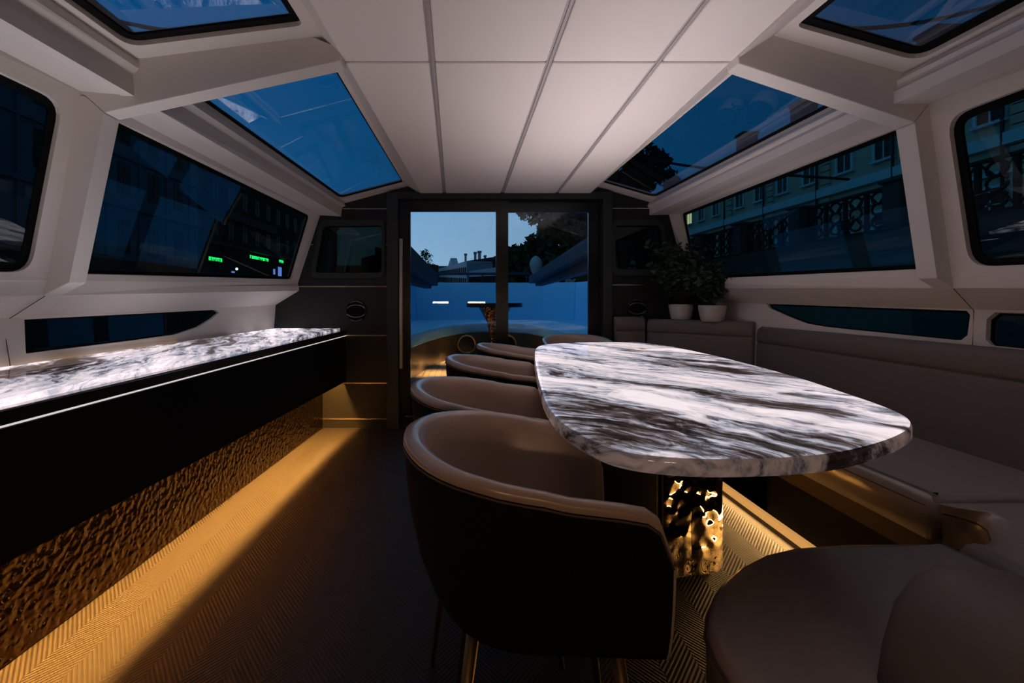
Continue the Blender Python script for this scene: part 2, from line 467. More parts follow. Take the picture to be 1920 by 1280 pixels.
class MB:
    """collects shapes, then links them as one mesh object"""
    def __init__(s):
        s.v, s.f = [], []

    def add(s, verts, faces):
        n = len(s.v)
        s.v += [Vector(v) for v in verts]
        s.f += [tuple(i + n for i in f) for f in faces]
        return s

    def hexa(s, a, b):
        """two quads a and b (4 points each, matching order)"""
        return s.add(list(a) + list(b), [(3, 2, 1, 0), (4, 5, 6, 7), (0, 1, 5, 4), (1, 2, 6, 5), (2, 3, 7, 6), (3, 0, 4, 7)])

    def box(s, x0, x1, y0, y1, z0, z1):
        return s.hexa([(x0, y0, z0), (x1, y0, z0), (x1, y1, z0), (x0, y1, z0)], [(x0, y0, z1), (x1, y0, z1), (x1, y1, z1), (x0, y1, z1)])

    def prism(s, poly, off):
        """closed polygon of 3D points swept by off"""
        n = len(poly)
        off = Vector(off)
        v = [Vector(p) for p in poly] + [Vector(p) + off for p in poly]
        tris = tessellate_polygon([[Vector(p) for p in poly]])
        f = [tuple(t) for t in tris] + [tuple(i + n for i in t)[::-1] for t in tris]
        f += [(i, (i + 1) % n, (i + 1) % n + n, i + n) for i in range(n)]
        return s.add(v, f)

    def holed(s, outer, holes, off, reveal=True, back=True):
        off = Vector(off)
        loops = [[Vector(p) for p in outer]] + [[Vector(p) for p in h] for h in holes]
        flat = [p for l in loops for p in l]
        tris = [tuple(t) for t in tessellate_polygon(loops)]
        n = len(flat)
        v = flat + [p + off for p in flat]
        f = list(tris)
        if back:
            f += [tuple(i + n for i in t)[::-1] for t in tris]
        k = 0
        for li, l in enumerate(loops):
            m = len(l)
            if li or back:
                f += [(k + i, k + (i + 1) % m, k + (i + 1) % m + n, k + i + n) for i in range(m)]
            k += m
        return s.add(v, f)

    def tube(s, pts, r, n=8, closed=False, caps=True):
        pts = [Vector(p) for p in pts]
        m = len(pts)
        rings = []
        up = Vector((0.01, 0.02, 1)).normalized()
        for i, p in enumerate(pts):
            a = pts[(i - 1) % m] if (closed or i > 0) else p
            b = pts[(i + 1) % m] if (closed or i < m - 1) else p
            t = (b - a).normalized()
            u = t.cross(up)
            if u.length < 1e-3:
                u = t.cross(Vector((1, 0, 0)))
            u.normalize(); w = t.cross(u)
            rr = r[i] if isinstance(r, (list, tuple)) else r
            rings.append([p + (u * math.cos(2 * math.pi * k / n) + w * math.sin(2 * math.pi * k / n)) * rr for k in range(n)])
        f = []
        for i in range(m if closed else m - 1):
            j = (i + 1) % m
            for k in range(n):
                f.append((i * n + k, i * n + (k + 1) % n, j * n + (k + 1) % n, j * n + k))
        if caps and not closed:
            f.append(tuple(range(n))[::-1]); f.append(tuple((m - 1) * n + k for k in range(n)))
        return s.add([q for r_ in rings for q in r_], f)

    def lathe(s, prof, c=(0, 0, 0), n=24):
        c = Vector(c)
        v, f = [], []
        for (r, z) in prof:
            for k in range(n):
                a = 2 * math.pi * k / n
                v.append(c + Vector((r * math.cos(a), r * math.sin(a), z)))
        for i in range(len(prof) - 1):
            for k in range(n):
                f.append((i * n + k, i * n + (k + 1) % n, (i + 1) * n + (k + 1) % n, (i + 1) * n + k))
        f.append(tuple(range(n))[::-1]); f.append(tuple((len(prof) - 1) * n + k for k in range(n)))
        return s.add(v, f)

    def build(s, name, material, parent=None, smooth=False, bevel=0.0, seg=2):
        return link_mesh(name, s.v, s.f, material, parent, smooth, bevel, seg)


def tag(o, label, cat, group=None, kind=None):
    o['label'] = label
    o['category'] = cat
    if group: o['group'] = group
    if kind: o['kind'] = kind
    return o


def struct(o, label=None):
    o['kind'] = 'structure'
    if label: o['label'] = label
    return o


def empty(name, loc=(0, 0, 0), rz=0.0):
    o = bpy.data.objects.new(name, None)
    o.empty_display_size = 0.1
    COL.objects.link(o)
    o.location = loc
    o.rotation_euler = (0, 0, rz)
    return o


def copy_tree(o, parent=None):
    c = o.copy(); COL.objects.link(c); c.parent = parent
    for ch in [k for k in bpy.data.objects if k.parent == o]:
        copy_tree(ch, c)
    return c


def at(px, py, Y):
    return Vector(((px - 872) / F * Y, Y, EYE - (py - 562) / F * Y))


def rounded(poly, r, n=5):
    """round the corners of a 3D polygon"""
    out = []
    m = len(poly)
    rs = r if isinstance(r, (list, tuple)) else [r] * m
    for i in range(m):
        p = Vector(poly[i]); a = Vector(poly[i - 1]); b = Vector(poly[(i + 1) % m])
        if rs[i] <= 0:
            out.append(p); continue
        ra = min(rs[i], (a - p).length * .45); rb = min(rs[i], (b - p).length * .45)
        s0 = p + (a - p).normalized() * ra; s1 = p + (b - p).normalized() * rb
        for k in range(n + 1):
            t = k / n
            out.append(s0 * (1 - t) ** 2 + p * 2 * t * (1 - t) + s1 * t * t)
    return out


def inset(loop, d, normal):
    """shrink a planar loop towards its inside"""
    c = sum((Vector(p) for p in loop), Vector()) / len(loop)
    out = []
    m = len(loop)
    for i in range(m):
        p = Vector(loop[i]); t = (Vector(loop[(i + 1) % m]) - Vector(loop[i - 1])).normalized()
        nn = Vector(normal).cross(t).normalized()
        if nn.dot(c - p) < 0: nn = -nn
        out.append(p + nn * d)
    return out


# ------------------------------------------------------------------ floor, side shells
YA = 4.05
b = MB().box(-2.3, 2.6, -1.3, YA + .1, -0.06, 0.0)
struct(b.build('floor', M_['floor']))

LN = {   # cross section points (x, z) at y = 4.0 and y = 2.0
    'L': dict(a=((-.373, 1.969), (-.504, 2.078)), b=((-.484, 2.04), (-.58, 2.15)), c=((-1.027, 1.898), (-1.33, 2.053)),
              d=((-1.044, 1.862), (-1.342, 1.989)), e=((-1.053, 1.787), (-1.338, 1.905)), f=((-1.231, 1.796), (-1.556, 1.924)),
              g=((-1.262, 1.769), (-1.560, 1.880)), h=((-1.418, 1.249), (-1.690, 1.190)), i=((-1.409, 1.156), (-1.707, 1.099)),
              j=((-1.604, 1.036), (-1.850, 1.008)), k=((-1.618, .830), (-1.845, .780)), l=((-1.60, 0.0), (-1.80, 0.0))),
    'R': dict(a=((1.044, 1.969), (1.111, 2.062)), b=((1.102, 2.04), (1.25, 2.15)), c=((1.56, 1.907), (1.78, 1.998)),
              d=((1.56, 1.853), (1.752, 1.949)), e=((1.56, 1.796), (1.737, 1.873)), f=((1.724, 1.80), (1.882, 1.875)),
              g=((1.769, 1.787), (1.885, 1.827)), h=((1.876, 1.249), (1.973, 1.211)), i=((1.90, 1.178), (1.983, 1.129)),
              j=((2.06, 1.06), (2.13, 1.04)), k=((2.04, .80), (2.10, .82)), l=((1.98, 0.0), (2.05, 0.0))),
}


def ln(side, n, Y, lo=0.0):
    Yc = max(Y, 0.2)
    (x1, z1), (x2, z2) = LN[side][n]
    t = (4.0 - Yc) / 2.0
    return Vector((x1 + (x2 - x1) * t, Y, z1 + (z2 - z1) * t))


def plane_hit(p0, p1, p2, px, py):
    n = (p1 - p0).cross(p2 - p0)
    d = Vector(((px - 872) / F, 1.0, -(py - 562) / F))
    o = Vector((0, 0, EYE))
    return o + d * ((p0 - o).dot(n) / d.dot(n))


win_n = [0]
pend_windows = []


def make_window(hole, normal_out, label, glass, gasket=0.018, depth=0.02, lip=0.006):
    """rubber gasket ring with its glass pane as a child"""
    win_n[0] += 1
    no = Vector(normal_out).normalized()
    lp = [Vector(p) + no * depth for p in hole]
    inn = inset(lp, gasket, no)
    g = MB().holed(lp, [inn], no * 0.012)
    o = g.build('window_%d' % win_n[0], M_['gasket'])
    struct(o, label)
    pl = [p + no * 0.004 for p in inset(lp, gasket * .4, no)]
    MB().prism(pl, no * 0.005).build('glass_pane', M_[glass], o)
    return o


for side, sg, wname in (('L', -1, 'wall_left'), ('R', 1, 'wall_right')):
    mb = MB()
    out = Vector((sg, 0, 0))

    def strip(n0, n1, y0, y1, off):
        mb.hexa([ln(side, n0, y0), ln(side, n0, y1), ln(side, n1, y1), ln(side, n1, y0)],
                [p + Vector(off) for p in (ln(side, n0, y0), ln(side, n0, y1), ln(side, n1, y1), ln(side, n1, y0))])
    up = (sg * .02, 0, .04)
    for (y0, y1) in ((-1.2, .2), (.2, 1.99), (1.99, YA)):
        strip('a', 'b', y0, y1, (sg * .0, 0, .05))
        strip('d', 'e', y0, y1, (sg * .05, 0, .0))
        strip('e', 'f', y0, y1, (0, 0, .05))
        strip('i', 'j', y0, y1, (0, 0, .04))
        strip('k', 'l', y0, y1, (sg * .05, 0, 0))
        # rounded roll between skylight and rail
        for q0, q1 in ((0, 1),):
            c0, c1, d0, d1 = ln(side, 'c', y0), ln(side, 'c', y1), ln(side, 'd', y0), ln(side, 'd', y1)
            m0 = (c0 + d0) / 2 + Vector((-sg * .018, 0, -.006)); m1 = (c1 + d1) / 2 + Vector((-sg * .018, 0, -.006))
            o_ = Vector((sg * .05, 0, .0))
            mb.hexa([c0, c1, m1, m0], [p + o_ for p in (c0, c1, m1, m0)])
            mb.hexa([m0, m1, d1, d0], [p + o_ for p in (m0, m1, d1, d0)])
    # closed near part (behind the camera)
    strip('b', 'c', -1.2, .2, (0, 0, .05))
    strip('f', 'h', -1.2, .2, (sg * .05, 0, 0))
    strip('h', 'i', -1.2, .2, (sg * .05, 0, 0))
    strip('j', 'k', -1.2, .2, (sg * .05, 0, 0))
    holes = []
    for (y0, y1, g0, g1, far) in ((.2, 1.99, .32, 1.885, 0), (1.99, YA, 2.055, 3.955, 1)):
        # big side window
        hz = Vector((0, 0, -.03))
        f0, f1, h0, h1 = ln(side, 'f', y0), ln(side, 'f', y1), ln(side, 'h', y0) + hz, ln(side, 'h', y1) + hz
        gz = Vector((0, 0, -.0 if far else -.03))
        q = [ln(side, 'g', g0) + gz, ln(side, 'g', g1) + gz, ln(side, 'h', g1), ln(side, 'h', g0)]
        hole = rounded(q, .035 if far else .075)
        nn = (f1 - f0).cross(h0 - f0).normalized()
        if nn.x * sg < 0: nn = -nn
        mb.holed([f0, f1, h1, h0], [hole], nn * .04)
        holes.append((hole, nn, 'side', far))
        mb.hexa([h0, h1, ln(side, 'i', y1), ln(side, 'i', y0)], [p + out * .05 for p in (h0, h1, ln(side, 'i', y1), ln(side, 'i', y0))])
        # skylight
        b0, b1, c0, c1 = ln(side, 'b', y0), ln(side, 'b', y1), ln(side, 'c', y0), ln(side, 'c', y1)
        t0 = .03 if far else .06
        t1 = .99 if far else .95
        gy1 = 3.965 if far else 1.875
        q = [ln(side, 'b', g0).lerp(ln(side, 'c', g0), t0), ln(side, 'b', gy1).lerp(ln(side, 'c', gy1), t0),
             ln(side, 'b', gy1).lerp(ln(side, 'c', gy1), t1), ln(side, 'b', g0).lerp(ln(side, 'c', g0), t1)]
        hole = rounded(q, [.02, .03, .06, .02])
        nn = (b1 - b0).cross(c0 - b0).normalized()
        if nn.z < 0: nn = -nn
        mb.holed([b0, b1, c1, c0], [hole], nn * .045)
        holes.append((hole, nn, 'sky', far))
        # hull wall with low window
        j0, j1, k0, k1 = ln(side, 'j', y0), ln(side, 'j', y1), ln(side, 'k', y0), ln(side, 'k', y1)
        nn = (j1 - j0).cross(k0 - j0).normalized()
        if nn.x * sg < 0: nn = -nn
        hole = None
        if side == 'L' and far:
            px = [(20, 600), (404, 580.5), (411, 586), (398, 597), (372, 613), (330, 627), (250, 638), (42, 664), (32, 658)]
        elif side == 'R' and far:
            px = [(1437, 569), (1812, 582), (1819, 590), (1815, 628), (1803, 637), (1790, 637), (1700, 628), (1600, 618), (1545, 612), (1510, 606), (1475, 592), (1442, 577)]
        elif side == 'R':
            px = [(1866, 585), (1990, 589), (1990, 661), (1858, 647), (1848, 636), (1850, 598)]
        else:
            px = None
        if px:
            hole = [plane_hit(j0, j1, k0, *p) for p in px]
            # keep the loop inside this bay
            hole = [Vector((p.x, min(max(p.y, y0 + .03), y1 - .03), p.z)) for p in hole]
            mb.holed([j0, j1, k1, k0], [hole], nn * .035)
            holes.append((hole, nn, 'hull', far))
        else:
            mb.hexa([j0, j1, k1, k0], [p + nn * .035 for p in (j0, j1, k1, k0)])
    # pillar and roof beam
    pl = MB()
    if side == 'L':
        bm_poly = [(-1.465, 1.84), (-.507, 2.05), (-.50, 2.10), (-.624, 2.15), (-.624, 2.22), (-1.36, 2.10), (-1.6, 1.98), (-1.60, 1.925), (-1.547, 1.912)]
        pi_poly = [(-1.465, 1.838), (-1.547, 1.910), (-1.62, 1.91), (-1.80, 1.10), (-1.707, 1.10), (-1.608, 1.15)]
    else:
        bm_poly = [(1.826, 1.80), (1.112, 2.040), (1.105, 2.09), (1.196, 2.126), (1.196, 2.2), (1.76, 2.06), (1.95, 1.95), (1.95, 1.885), (1.882, 1.873)]
        pi_poly = [(1.826, 1.798), (1.882, 1.871), (1.95, 1.87), (2.07, 1.13), (1.983, 1.13), (1.917, 1.169)]
    MB().prism([(x, 1.95, z) for x, z in bm_poly], (0, .085, 0)).build('trim_%d' % (1 if sg < 0 else 2), M_['frame'], bevel=.004)
    MB().prism([(x, 1.95, z) for x, z in pi_poly], (0, .085, 0)).build('trim_%d' % (3 if sg < 0 else 4), M_['frame'], bevel=.004)
    struct(bpy.data.objects['trim_%d' % (1 if sg < 0 else 2)], 'cream leather covered roof beam on the %s' % ('left' if sg < 0 else 'right'))
    struct(bpy.data.objects['trim_%d' % (3 if sg < 0 else 4)], 'cream leather covered pillar between the %s windows' % ('left' if sg < 0 else 'right'))
    struct(mb.build(wname, M_['frame']))
    sd = 'left' if sg < 0 else 'right'
    for hole, nn, kind, far in holes:
        wh = 'far' if far else 'near'
        if kind == 'side':
            make_window(hole, nn, 'large tinted %s window in the %s side wall' % (wh, sd), 'g_side', .02 if far else .028)
        elif kind == 'sky':
            make_window(hole, nn, '%s %s skylight of blue tinted glass' % (wh, sd), 'g_sky', .016 if far else .035)
        else:
            make_window(hole, nn, 'low dark %s hull window in the %s wall' % (wh, sd), 'g_hull', .008)

# seams in the side lining (thin grooves drawn as recessed cords)
mb = MB()
mb.tube([at(84, 555, 1.945), at(18, 597, 1.945)], .0018, 5)
mb.tube([at(5, 600, 1.94), at(21, 697, 1.94)], .0018, 5)
struct(mb.build('trim_5', M_['stitch']), 'seam in the left lining below the pillar')
mb = MB()
mb.tube([at(1788, 541, 1.945), at(1826, 582, 1.945), at(1823, 652, 1.945)], .0018, 5)
struct(mb.build('trim_6', M_['stitch']), 'seam in the right lining below the pillar')

# ------------------------------------------------------------------ ceiling: four padded strips with channels
SX = [(-.373, -.504), (-.173, -.138), (.311, .353), (.769, .809), (1.044, 1.111)]


def cx(i, Y):
    t = (4.0 - max(Y, .2)) / 2
    return SX[i][0] + (SX[i][1] - SX[i][0]) * t


def cz(Y):
    return 1.969 + (4.0 - max(Y, .2)) / 2 * .102


mb = MB()
for (y0, y1) in ((2.012, YA - .01), (.2, 2.0), (-1.2, .19)):
    for i in range(4):
        g0 = .012 if i else 0
        g1 = .012 if i < 3 else 0
        a = [(cx(i, y0) + g0, y0, cz(y0)), (cx(i + 1, y0) - g1, y0, cz(y0)), (cx(i + 1, y1) - g1, y1, cz(y1)), (cx(i, y1) + g0, y1, cz(y1))]
        mb.hexa(a, [(p[0], p[1], p[2] + .03) for p in a])
struct(mb.build('ceiling', M_['headliner'], bevel=.008, seg=3))
mb = MB()
for (y0, y1) in ((.2, YA), (-1.2, .2)):
    a = [(cx(0, y0) - .0, y0, cz(y0) + .03), (cx(4, y0) + .0, y0, cz(y0) + .03), (cx(4, y1), y1, cz(y1) + .03), (cx(0, y1), y1, cz(y1) + .03)]
    mb.hexa(a, [(p[0], p[1], p[2] + .15) for p in a])
struct(mb.build('trim_7', M_['frame']), 'roof backing board above the padded ceiling panels')
for i in (1, 2, 3):
    mb = MB()
    for (y0, y1) in ((.2, YA - .01), (-1.2, .2)):
        for dx in (0,):
            a = [(cx(i, y0) - .011, y0, cz(y0) + .008), (cx(i, y0) + .011, y0, cz(y0) + .008), (cx(i, y1) + .011, y1, cz(y1) + .008), (cx(i, y1) - .011, y1, cz(y1) + .008)]
            mb.hexa(a, [(p[0], p[1], p[2] + .012) for p in a])
            a = [(cx(i, y0) - .003, y0, cz(y0) + .003), (cx(i, y0) + .003, y0, cz(y0) + .003), (cx(i, y1) + .003, y1, cz(y1) + .003), (cx(i, y1) - .003, y1, cz(y1) + .003)]
            mb.hexa(a, [(p[0], p[1], p[2] + .006) for p in a])
    struct(mb.build('trim_%d' % (7 + i), M_['channel']), 'grey metal channel between ceiling panels')

# ------------------------------------------------------------------ aft bulkhead with door and two small windows
def w(px, py, Y=YA):
    return at(px, py, Y)


def xz(px, py, Y=YA):
    p = at(px, py, Y)
    return (p.x, p.z)


outline = [(-1.60, 0), (-1.66, .83), (-1.64, 1.04), (-1.43, 1.16), (-1.43, 1.25), (-1.25, 1.80), (-1.07, 1.80), (-1.05, 1.90), (-.50, 2.06),
           (-.38, 2.10), (1.06, 2.10), (1.11, 2.06), (1.58, 1.91), (1.58, 1.81), (1.74, 1.81), (1.88, 1.25), (1.92, 1.17), (2.08, 1.06), (2.06, .82), (2.0, 0)]
O3 = [Vector((x, YA, z)) for x, z in outline]
DX0, DX1, DZ1 = xz(748, 380)[0], xz(1128, 380)[0], xz(748, 374)[1]
door_hole = [Vector((DX0, YA, .02)), Vector((DX1, YA, .02)), Vector((DX1, YA, DZ1)), Vector((DX0, YA, DZ1))]
port_L = rounded([w(608, 424), w(716, 423), w(716, 511), w(592, 511)], .035)
port_R = rounded([w(1153, 423), w(1236, 423), w(1250, 505), w(1153, 505)], .035)
struct(MB().holed(O3, [door_hole, port_L, port_R], (0, .06, 0)).build('wall_back', M_['dark']))
back = Vector((0, -1, 0))
for hole, fr, sd in ((port_L, [w(600, 412), w(722, 411), w(722, 521), w(582, 521)], 'left'), (port_R, [w(1147, 412), w(1242, 412), w(1258, 517), w(1147, 517)], 'right')):
    o = make_window(hole, (0, 1, 0), 'small dark framed window in the aft bulkhead, %s of the door' % sd, 'g_port', .006)
    outer = [p + Vector((0, -.018, 0)) for p in rounded(fr, .06)]
    inner = [p + Vector((0, -.018, 0)) for p in hole]
    MB().holed(outer, [inner], (0, .02, 0)).build('window_frame', M_['surround'], o, bevel=.003)

# bronze strips let into the bulkhead
tn = 11
for (x0, x1, y) in ((643, 726, 391.5), (578, 588, 458.5), (724, 727, 459), (556, 726, 537), (646, 726, 628.5), (612, 727, 718), (604, 727, 785),
                    (1148, 1222, 391), (1146, 1300, 534)):
    a, b_ = w(x0, y), w(x1, y)
    o = MB().box(a.x, b_.x, YA - .006, YA + .01, a.z - .0045, a.z + .0045).build('trim_%d' % tn, M_['brass'])
    struct(o, 'thin bronze strip across the aft bulkhead')
    tn += 1

# door surround and sliding doors
a, b_ = w(727, 362), w(1145, 800)
mb = MB()
mb.box(a.x, DX0, YA - .05, YA + .02, 0, a.z)
mb.box(DX1, b_.x, YA - .05, YA + .02, 0, a.z)
mb.box(DX0, DX1, YA - .05, YA + .02, DZ1, a.z)
struct(mb.build('trim_%d' % tn, M_['surround'], bevel=.004), 'dark metal surround of the aft door'); tn += 1
door = empty('door_1', (0, YA, 0))
struct(door, 'black framed sliding glass door to the aft deck')


def leaf(x0, x1, z1p, y, gx0, gx1, gz0, gz1, handle):
    mb = MB()
    mb.holed([(x0, y, .03), (x1, y, .03), (x1, y, z1p), (x0, y, z1p)], [[(gx0, y, gz0), (gx1, y, gz0), (gx1, y, gz1), (gx0, y, gz1)]], (0, .035, 0))
    o = mb.build('door_leaf', M_['doorframe'], door)
    o.location.y = -YA
    MB().box(gx0 - .004, gx1 + .004, y + .012, y + .018, gz0 - .004, gz1 + .004).build('glass_pane', M_['g_door'], o)
    if handle:
        hx0, hz1 = xz(749, 448)
        hx1, hz0 = xz(756, 690)
        h = MB().box(hx0 + .004, hx1, y - .045, y - .020, hz0, hz1)
        for zz in (hz0 + .12, hz1 - .12):
            h.box(hx0 + .012, hx1 - .006, y - .022, y + .002, zz - .012, zz + .012)
        h.build('door_handle', M_['steel'], o, bevel=.004)
    return o


gz0 = xz(0, 775)[1]; gz1 = xz(0, 396)[1]
leaf(DX0, xz(953, 0)[0], DZ1, YA, xz(769.5, 0)[0], xz(930, 0)[0], gz0, gz1, True)
leaf(xz(932, 0)[0], DX1, DZ1, YA + .04, at(953, 0, YA + .04).x, at(1103.5, 0, YA + .04).x, gz0, gz1, False)
o = MB().box(DX0, DX1, YA - .045, YA + .06, 0, .028).build('door_threshold', M_['doorframe'], door, bevel=.003); o.location.y = -YA
o = MB().box(DX0 + .06, DX0 + .40, YA - .049, YA - .043, .105, .113).build('threshold_strip', M_['brass'], door); o.location.y = -YA

# air vents on the bulkhead
for i, (px, py, r, side) in enumerate(((668, 583, .083, 'left'), (1194, 578, .075, 'right'))):
    p = w(px, py)
    v = empty('air_vent', (p.x, YA, p.z))
    tag(v, 'round black air vent with two curved chrome slats on the %s of the aft door' % side, 'vent', 'vents on the aft bulkhead')

    def arc(rr, a0, a1, y, flat=1.0, dz=0):
        return [Vector((rr * math.cos(t), y, dz + flat * rr * math.sin(t))) for t in [a0 + (a1 - a0) * k / 20 for k in range(21)]]
    ring = MB().tube([Vector((r * math.cos(t), -.012, r * math.sin(t))) for t in [2 * math.pi * k / 40 for k in range(40)]], .006, 8, closed=True)
    ring.build('vent_ring', M_['black_gloss'], v, smooth=True)
    d = MB().prism([Vector((r * .96 * math.cos(t), -.002, r * .96 * math.sin(t))) for t in [2 * math.pi * k / 40 for k in range(40)]], (0, -.006, 0))
    d.build('vent_plate', M_['black_matt'], v)
    for s in (1, -1):
        MB().tube(arc(r * .95, s * .35, s * (math.pi - .35), -.014, .55, s * r * .10), .0035, 6).build('slat', M_['steel'], v, smooth=True)
        MB().tube(arc(r * .99, s * .9, s * 2.1, -.018), .0025, 6).build('chrome_edge', M_['steel'], v, smooth=True)

# forward bulkhead, behind the camera
struct(MB().box(-2.6, 2.8, -1.28, -1.2, 0, 2.6).build('wall_front', M_['dark']))
for px, z, ww in ((-.47, 1.03, .30), (.22, 1.03, .34)):
    l = empty('wall_lamp', (px, -1.2, z))
    tag(l, 'warm horizontal bar lamp on the forward bulkhead, %s one' % ('left' if px < 0 else 'right'), 'lamp', 'bar lamps on the forward bulkhead')
    MB().box(-ww / 2, ww / 2, 0, .04, -.03, .03).build('lamp_body', M_['black_matt'], l, bevel=.004)
    MB().box(-ww / 2 + .01, ww / 2 - .01, .04, .052, -.016, .016).build('diffuser', M_['lampwarm'], l)
    area_lamp('lamp_light', (px - ww / 2, -1.14, z), (px + ww / 2, -1.14, z), .03, (0, 1, .1), (1.0, .60, .34), 1.8 if px < 0 else 1.0, 170,
              'light of the %s bar lamp on the forward bulkhead' % ('left' if px < 0 else 'right'), 'lamp')

# ------------------------------------------------------------------ backlit counter over a floating cabinet (left)
def cf(Y):       # x of the cabinet front
    return -1.0 - (4.05 - Y) * .0825


def ct(Y):       # z of the counter top
    return .826 - (4.05 - Y) * .0130


def kx(Y):
    return ln('L', 'k', Y).x


def pf(Y):       # plinth face
    return -1.20 - (4.05 - Y) * .0585


Y0, Y1 = .45, 4.045
mb = MB()
n = 12
ys = [Y0 + (Y1 - Y0) * i / n for i in range(n + 1)]
for i in range(n):
    a_, c_ = ys[i], ys[i + 1]
    q = [(kx(a_) + .004, a_), (cf(a_), a_), (cf(c_), c_), (kx(c_) + .004, c_)]
    mb.hexa([(x, y, ct(y) - .045) for x, y in q], [(x, y, ct(y)) for x, y in q])
top = MB()
q = [(kx(Y0) + .006, Y0), (cf(Y0), Y0), (cf(Y1), Y1), (kx(Y1) + .006, Y1)]
# dark slab with the glowing stone let into it
cw = empty('countertop', (-1.4, 2.2, 0))
tag(cw, 'long backlit marble countertop with dark polished edge along the left windows', 'countertop')
o = MB().hexa([(x, y, ct(y) - .045) for x, y in q], [(x, y, ct(y) - .002) for x, y in q]).build('slab', M_['slab_edge'], cw, bevel=.004)
o.location = (1.4, -2.2, 0)
q2 = [(kx(Y0) + .03, Y0), (cf(Y0) - .035, Y0), (cf(Y1) - .05, Y1 - .02), (kx(Y1) + .02, Y1 - .02)]
o = MB().hexa([(x, y, ct(y) - .012) for x, y in q2], [(x, y, ct(y) + .016) for x, y in q2]).build('marble_inlay', M_['marble_c'], cw)
o.location = (1.4, -2.2, 0)
q3 = [(kx(Y0) + .008, Y0), (kx(Y0) + .016, Y0), (kx(2.9) + .014, 2.9), (kx(2.9) + .008, 2.9)]
o = MB().hexa([(x, y, ct(y) - .003) for x, y in q3], [(x, y, ct(y) + .004) for x, y in q3]).build('led_line', M_['warmline'], cw)
o.location = (1.4, -2.2, 0)
o['label'] = 'warm glowing line along the back edge'

area_lamp('led_panel', (-1.33, 1.3, .79), (-1.17, 3.9, .808), .24, (.05, 0, 1), (.98, .98, .92), 21.0, 105, 'LED panel under the translucent counter slab', 'lamp')
cab = empty('floating_cabinet', (-1.3, 2.2, 0))
tag(cab, 'black floating cabinet hanging under the marble counter with bronze mirror plinth', 'cabinet')


def sub(o, base):
    o.location = (-base.location.x, -base.location.y, 0)
    return o


def zb(Y):
    return .393 - (4.05 - Y) * .0068


sub(MB().hexa([(cf(Y0) - .003, Y0, zb(Y0)), (cf(Y0) - .025, Y0, zb(Y0)), (cf(Y0) - .025, Y0, ct(Y0) - .053), (cf(Y0) - .003, Y0, ct(Y0) - .053)],
              [(cf(Y1) - .003, Y1, zb(Y1)), (cf(Y1) - .025, Y1, zb(Y1)), (cf(Y1) - .025, Y1, ct(Y1) - .053), (cf(Y1) - .003, Y1, ct(Y1) - .053)]).build('fascia', M_['black_matt'], cab), cab)
sub(MB().hexa([(cf(Y0) - .026, Y0, .585), (kx(Y0) + .02, Y0, .585), (kx(Y0) + .02, Y0, ct(Y0) - .05), (cf(Y0) - .026, Y0, ct(Y0) - .05)],
              [(cf(Y1) - .026, Y1, .585), (kx(Y1) + .02, Y1, .585), (kx(Y1) + .02, Y1, ct(Y1) - .05), (cf(Y1) - .026, Y1, ct(Y1) - .05)]).build('cabinet_body', M_['black_matt'], cab), cab)
sub(MB().hexa([(cf(Y0) - .002, Y0, ct(Y0) - .050), (cf(Y0) - .02, Y0, ct(Y0) - .050), (cf(Y0) - .02, Y0, ct(Y0) - .0455), (cf(Y0) - .002, Y0, ct(Y0) - .0455)],
              [(cf(Y1) - .002, Y1, ct(Y1) - .050), (cf(Y1) - .02, Y1, ct(Y1) - .050), (cf(Y1) - .02, Y1, ct(Y1) - .0455), (cf(Y1) - .002, Y1, ct(Y1) - .0455)]).build('led_line', M_['line'], cab), cab)['label'] = 'thin white glowing line under the counter edge'
for (ya, yb) in ((Y0, 1.0), (1.003, 2.05), (2.053, 3.1), (3.103, Y1)):
    sub(MB().hexa([(pf(ya), ya, .004), (pf(ya) - .02, ya, .004), (pf(ya) - .02, ya, .58), (pf(ya), ya, .58)],
                  [(pf(yb), yb, .004), (pf(yb) - .02, yb, .004), (pf(yb) - .02, yb, .58), (pf(yb), yb, .58)]).build('plinth_mirror', M_['hammer_b'], cab), cab)
sub(MB().hexa([(cf(Y0) - .15, Y0, .530), (cf(Y0) - .12, Y0, .530), (cf(Y0) - .12, Y0, .583), (cf(Y0) - .15, Y0, .583)],
              [(cf(Y1) - .07, Y1, .530), (cf(Y1) - .045, Y1, .530), (cf(Y1) - .045, Y1, .583), (cf(Y1) - .07, Y1, .583)]).build('led_housing', M_['gold'], cab), cab)
area_lamp('led_strip', (cf(Y0) - .135, Y0 + .02, .512), (cf(Y1) - .065, Y1 - .03, .520), .020, (.05, 0, -1), AMBER, 95.0, 160,
          'amber LED strip hidden behind the cabinet fascia lighting the floor', 'lamp')

# ------------------------------------------------------------------ dining table
TT = .78
tpx = [(1002, 660), (1004, 653), (1012, 647.5), (1030, 644.5), (1064, 642.5), (1110, 641.3), (1160, 641), (1200, 641.8), (1252, 648), (1335, 664.6), (1418, 685), (1502, 708), (1585, 735),
       (1647, 756), (1689, 773), (1707, 785), (1711, 794), (1705, 804), (1677, 819), (1627, 835), (1564, 848), (1480, 856), (1377, 859.5), (1293, 858.5),
       (1210, 852), (1147, 840), (1103, 822.5), (1064, 800), (1039, 779), (1022, 754), (1012, 725), (1005, 696), (1002, 675)]
tpts = []
for px, py in tpx:
    Y = (EYE - TT) * F / (py - 562)
    tpts.append(Vector(((px - 872) / F * Y, Y, 0)))
